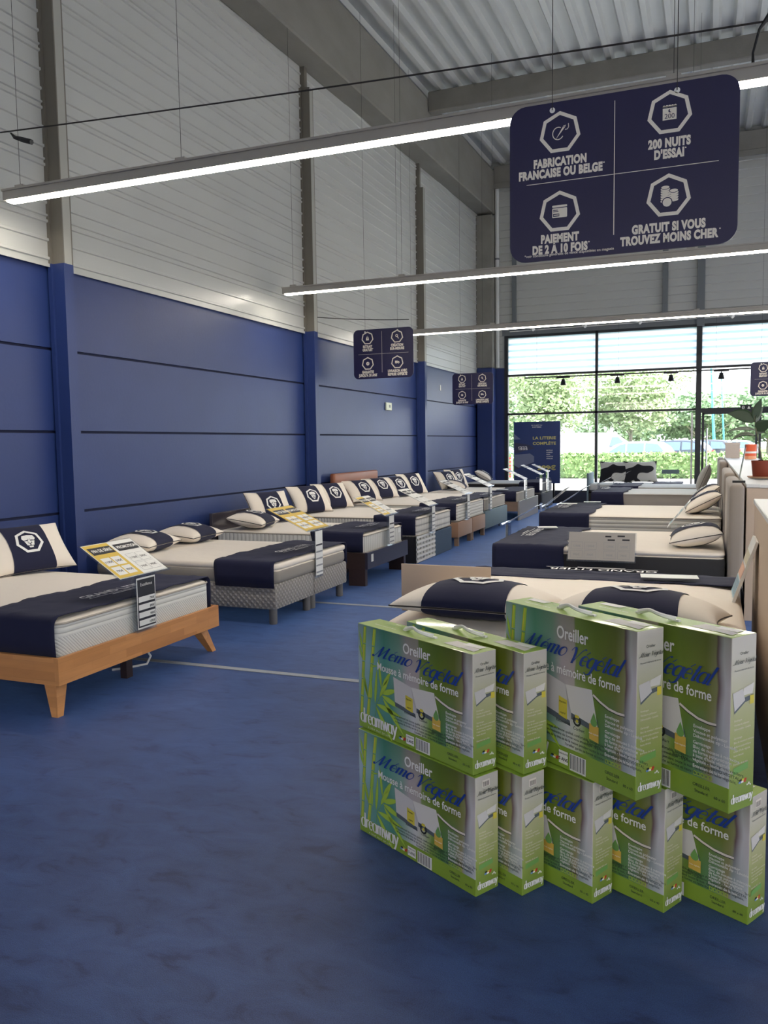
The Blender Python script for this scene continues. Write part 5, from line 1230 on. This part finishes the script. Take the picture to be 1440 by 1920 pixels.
def hedge(label, x0, x1, y, h, d, n, lm):
    b = MB()
    b.rbox(x0, x1, y-d*.36, y+d*.36, 0, h*.86, .12, 2)
    for _ in range(n):
        p = Vector((rng.uniform(x0,x1), y+rng.choice((-1,1))*d*.4*rng.uniform(.85,1.1) if rng.random() < .6 else y+rng.uniform(-.4,.4)*d, rng.uniform(.02,h)))
        if abs(p.y-y) < d*.33: p.z = h*rng.uniform(.86,1.06)
        a = Vector((rng.gauss(0,1), rng.gauss(0,1), rng.gauss(0,1))).normalized(); c = a.cross(Vector((rng.gauss(0,1),rng.gauss(0,1),rng.gauss(0,1)))).normalized(); s = rng.uniform(.05,.12)
        b.add([p-a*s, p+c*s*.6, p+a*s, p-c*s*.6], [(0,1,2,3)])
    tag(b.build('hedge', lm, None, False, (0,0,-.03)), label, 'hedge')
hedge('low clipped hedge along the car park, outside the window', -15, 1.2, 34.6, .95, 1.3, 9000, M_lf4)
hedge('low hedge outside, right of the thick window post', 1.6, 12, 34.9, .85, 1.2, 4500, M_lf4)
hedge('taller hedge behind the left tree trunk', -16, -9.0, 50.5, 1.7, 1.4, 3500, M_lf2)
M_rub = mat('tyre', (30,30,32), .8); M_rim = mat('wheel_rim', (170,172,176), .35, metal=.8); M_cg = mat('car_glass', (84,110,134), .1, spec=.8); M_red = mat('tail_lamp', (200,40,36), .3); M_plate = mat('number_plate', (220,220,200), .5)
def car(label, x, y, rz, col, L=4.1, h=1.48, kind='hatch', group='parked cars'):
    t = thing('car', label, 'car', (x, y, -.03), rz, group); w = 1.74; m = mat('car_paint', col, .25, coat=.6)
    if kind == 'van': prof = [(-.5,.32),(-.5,1.0),(-.49,1.9),(-.46,1.98),(.22,1.98),(.34,1.55),(.47,1.1),(.5,.7),(.5,.32)]; prof = [(a*L,z) for a, z in prof]; win = [(.16,1.2),(.19,1.72),(.255,1.72),(.36,1.2)]; wins = [win]
    else:
        k = h/1.48
        prof = [(-.5,.34),(-.5,.62),(-.485,.92),(-.44,1.2),(-.36,1.42),(-.2,1.48),(.02,1.45),(.13,1.30),(.24,.98),(.40,.86),(.485,.70),(.5,.5),(.5,.34)]
        prof = [(a*L, z*k) for a, z in prof]
        wins = [[(-.20,.96*k),(-.20,1.38*k),(-.02,1.37*k),(-.02,.96*k)], [(.0,.96*k),(.0,1.36*k),(.06,1.31*k),(.19,.97*k)], [(-.42,1.0*k),(-.35,1.33*k),(-.22,1.38*k),(-.22,.98*k)]]
    n = len(prof); b = MB(); vs = []
    ys = [(-w/2,1),( -w/2+.0,1)]
    rings = []
    for yy, sh in ((-w/2+.10, .0), (-w/2, .0), (w/2, .0), (w/2-.10, .0)): pass
    def yw(z, s): return s*(w/2-(max(0, z-.9)/.6)**1.2*.16)
    for s in (-1, 1): vs += [(a, yw(z, s), z) for a, z in prof]
    b.add(vs, [tuple(range(n)), tuple(reversed(range(n,2*n)))]+[(i,n+i,n+(i+1)%n,(i+1)%n) for i in range(n)])
    bd = b.build('body', m, t, True); bv = bd.modifiers.new('soft', 'BEVEL'); bv.width = .05; bv.segments = 2; bv.limit_method = 'ANGLE'
    for ww in wins:
        for s in (-1, 1):
            g = MB(); pts = [(a*L, yw(z, s)+s*.012, z) for a, z in ww]; pts = pts if s < 0 else list(reversed(pts)); g.poly(pts); 
            g.poly([(p[0], p[1]-s*.02, p[2]) for p in reversed(pts)]); g.build('side_window', M_cg, t)
    if kind != 'van':
        k = h/1.48
        MB().add([(-.478*L,-.62,1.0*k),(-.478*L,.62,1.0*k),(-.385*L,.54,1.38*k),(-.385*L,-.54,1.38*k),(-.44*L,-.6,1.0*k),(-.44*L,.6,1.0*k),(-.36*L,.5,1.35*k),(-.36*L,-.5,1.35*k)], [(0,3,2,1),(4,5,6,7),(0,1,5,4),(2,3,7,6),(1,2,6,5),(0,4,7,3)]).build('rear_window', M_cg, t)
        MB().add([(.245*L,-.66,.99*k),(.245*L,.66,.99*k),(.125*L,.56,1.33*k),(.125*L,-.56,1.33*k),(.2*L,-.66,.97*k),(.2*L,.66,.97*k),(.10*L,.54,1.30*k),(.10*L,-.54,1.30*k)], [(0,1,2,3),(7,6,5,4),(0,4,5,1),(2,6,7,3)]).build('windscreen', M_cg, t)
        for s in (-1, 1): MB().rbox(-.502*L, -.44*L, s*.62-.14, s*.62+.14, .80*k, .95*k, .03, 2).build('tail_lamp', M_red, t)
        MB().box(-.505*L, -.5*L, -.26, .26, .55, .66).build('number_plate', M_plate, t)
    for a in (-.31, .30):
        for s in (-1, 1):
            q = MB(); Mx = Matrix.Translation((a*L, s*(w/2-.10), .31)) @ Matrix.Rotation(PI/2, 4, 'X')
            q.lathe([(.2,-.11),(.29,-.1),(.31,-.06),(.31,.06),(.29,.1),(.2,.11)], 20, 0, Mx); wq = q.build('wheel', M_rub, t, True)
            q = MB(); q.lathe([(.19,-.115),(.2,-.1),(.2,.1),(.19,.115)], 14, 0, Mx); q.build('rim', M_rim, wq, True)
    return t
car('white hatchback with bluish windows parked nearest behind the hedge', -3.55, 40.5, PI-.10, (164,167,172))
car('dark blue car parked behind the white hatchback', -2.1, 45.2, PI-.2, (52,66,84), 4.5, 1.5)
car('dark grey car parked farther right behind the hatchback', -.75, 48.5, PI-.2, (70,74,84), 4.5, 1.5)
car('pale car parked at the far right beside the thick window post', .75, 55.0, PI-.1, (206,206,206), 4.2, 1.45)
car('white van parked left, behind the second window bar', -6.1, 48.5, .1, (168,168,168), 4.9, 2.0, 'van')
car('white car standing at the left, behind the tree trunk', -9.8, 40.5, .15, (168,168,168), 4.2, 1.45)
M_pole = mat('pale_pole', (210,212,214), .4); M_teal = mat('teal_mast', (70,170,190), .5)
for i, (x, dx, h, lab) in enumerate(((.35,-.35,6.5,'leaning teal flag mast outside, left of the pair'), (.95,-.3,5.4,'thinner teal flag mast outside, beside the leaning one'))):
    t = thing('flag_mast', lab, 'mast', (x, 58, -.03), 0, 'teal masts')
    MB().tube([(0,0,0),(dx*.5,0,h*.5),(dx,0,h)], [.10,.08,.05] if i == 0 else [.06,.05,.03], 8).build('pole', M_teal, t, True); MB().lathe([(.2,0),(.2,.06),(.1,.08)], 12).build('base', M_pole, t)
for x, y, h, w_, lab in ((3.9, 60, 5.2, .05, 'thin pale lamp post outside, right of the thick window post'), (-7.9, 52, 3.0, .10, 'pale post outside behind the left tree trunk'), (-5.9, 55, 2.6, .10, 'pale post outside behind the second window bar')):
    t = thing('lamp_post', lab, 'post', (x, y, -.03)); MB().tube([(0,0,0),(0,0,h)], [w_*1.2, w_], 8).build('pole', M_pole, t, True); MB().lathe([(w_*2,0),(w_*2,.06),(w_,.1)], 12).build('base', M_pole, t)
    if h > 4: MB().box(-.02, .75, -.06, .06, h-.05, h+.03).build('lamp_head', M_pole, t)
t = thing('sign_pylon', 'white slab-like pylon outside, behind the plant', 'pylon', (7.0, 62, -.03)); MB().rbox(-.55, .55, -.15, .15, 0, 5.0, .03, 1).build('slab', M_pole, t); MB().box(-.7, .7, -.3, .3, 0, .1).build('base', M_asph, t)
t = thing('barrier', 'red and white striped barrier outside, left of the poster', 'barrier', (-7.55, 31.5, -.02))
for k in range(6): MB().box(-.45, .45, -.02, .02, .15+k*.14, .22+k*.14).build('red_bar', M_red, t)
for x in (-.45, .41): MB().box(x, x+.04, -.03, .03, 0, 1.0).build('post', M_pole, t)
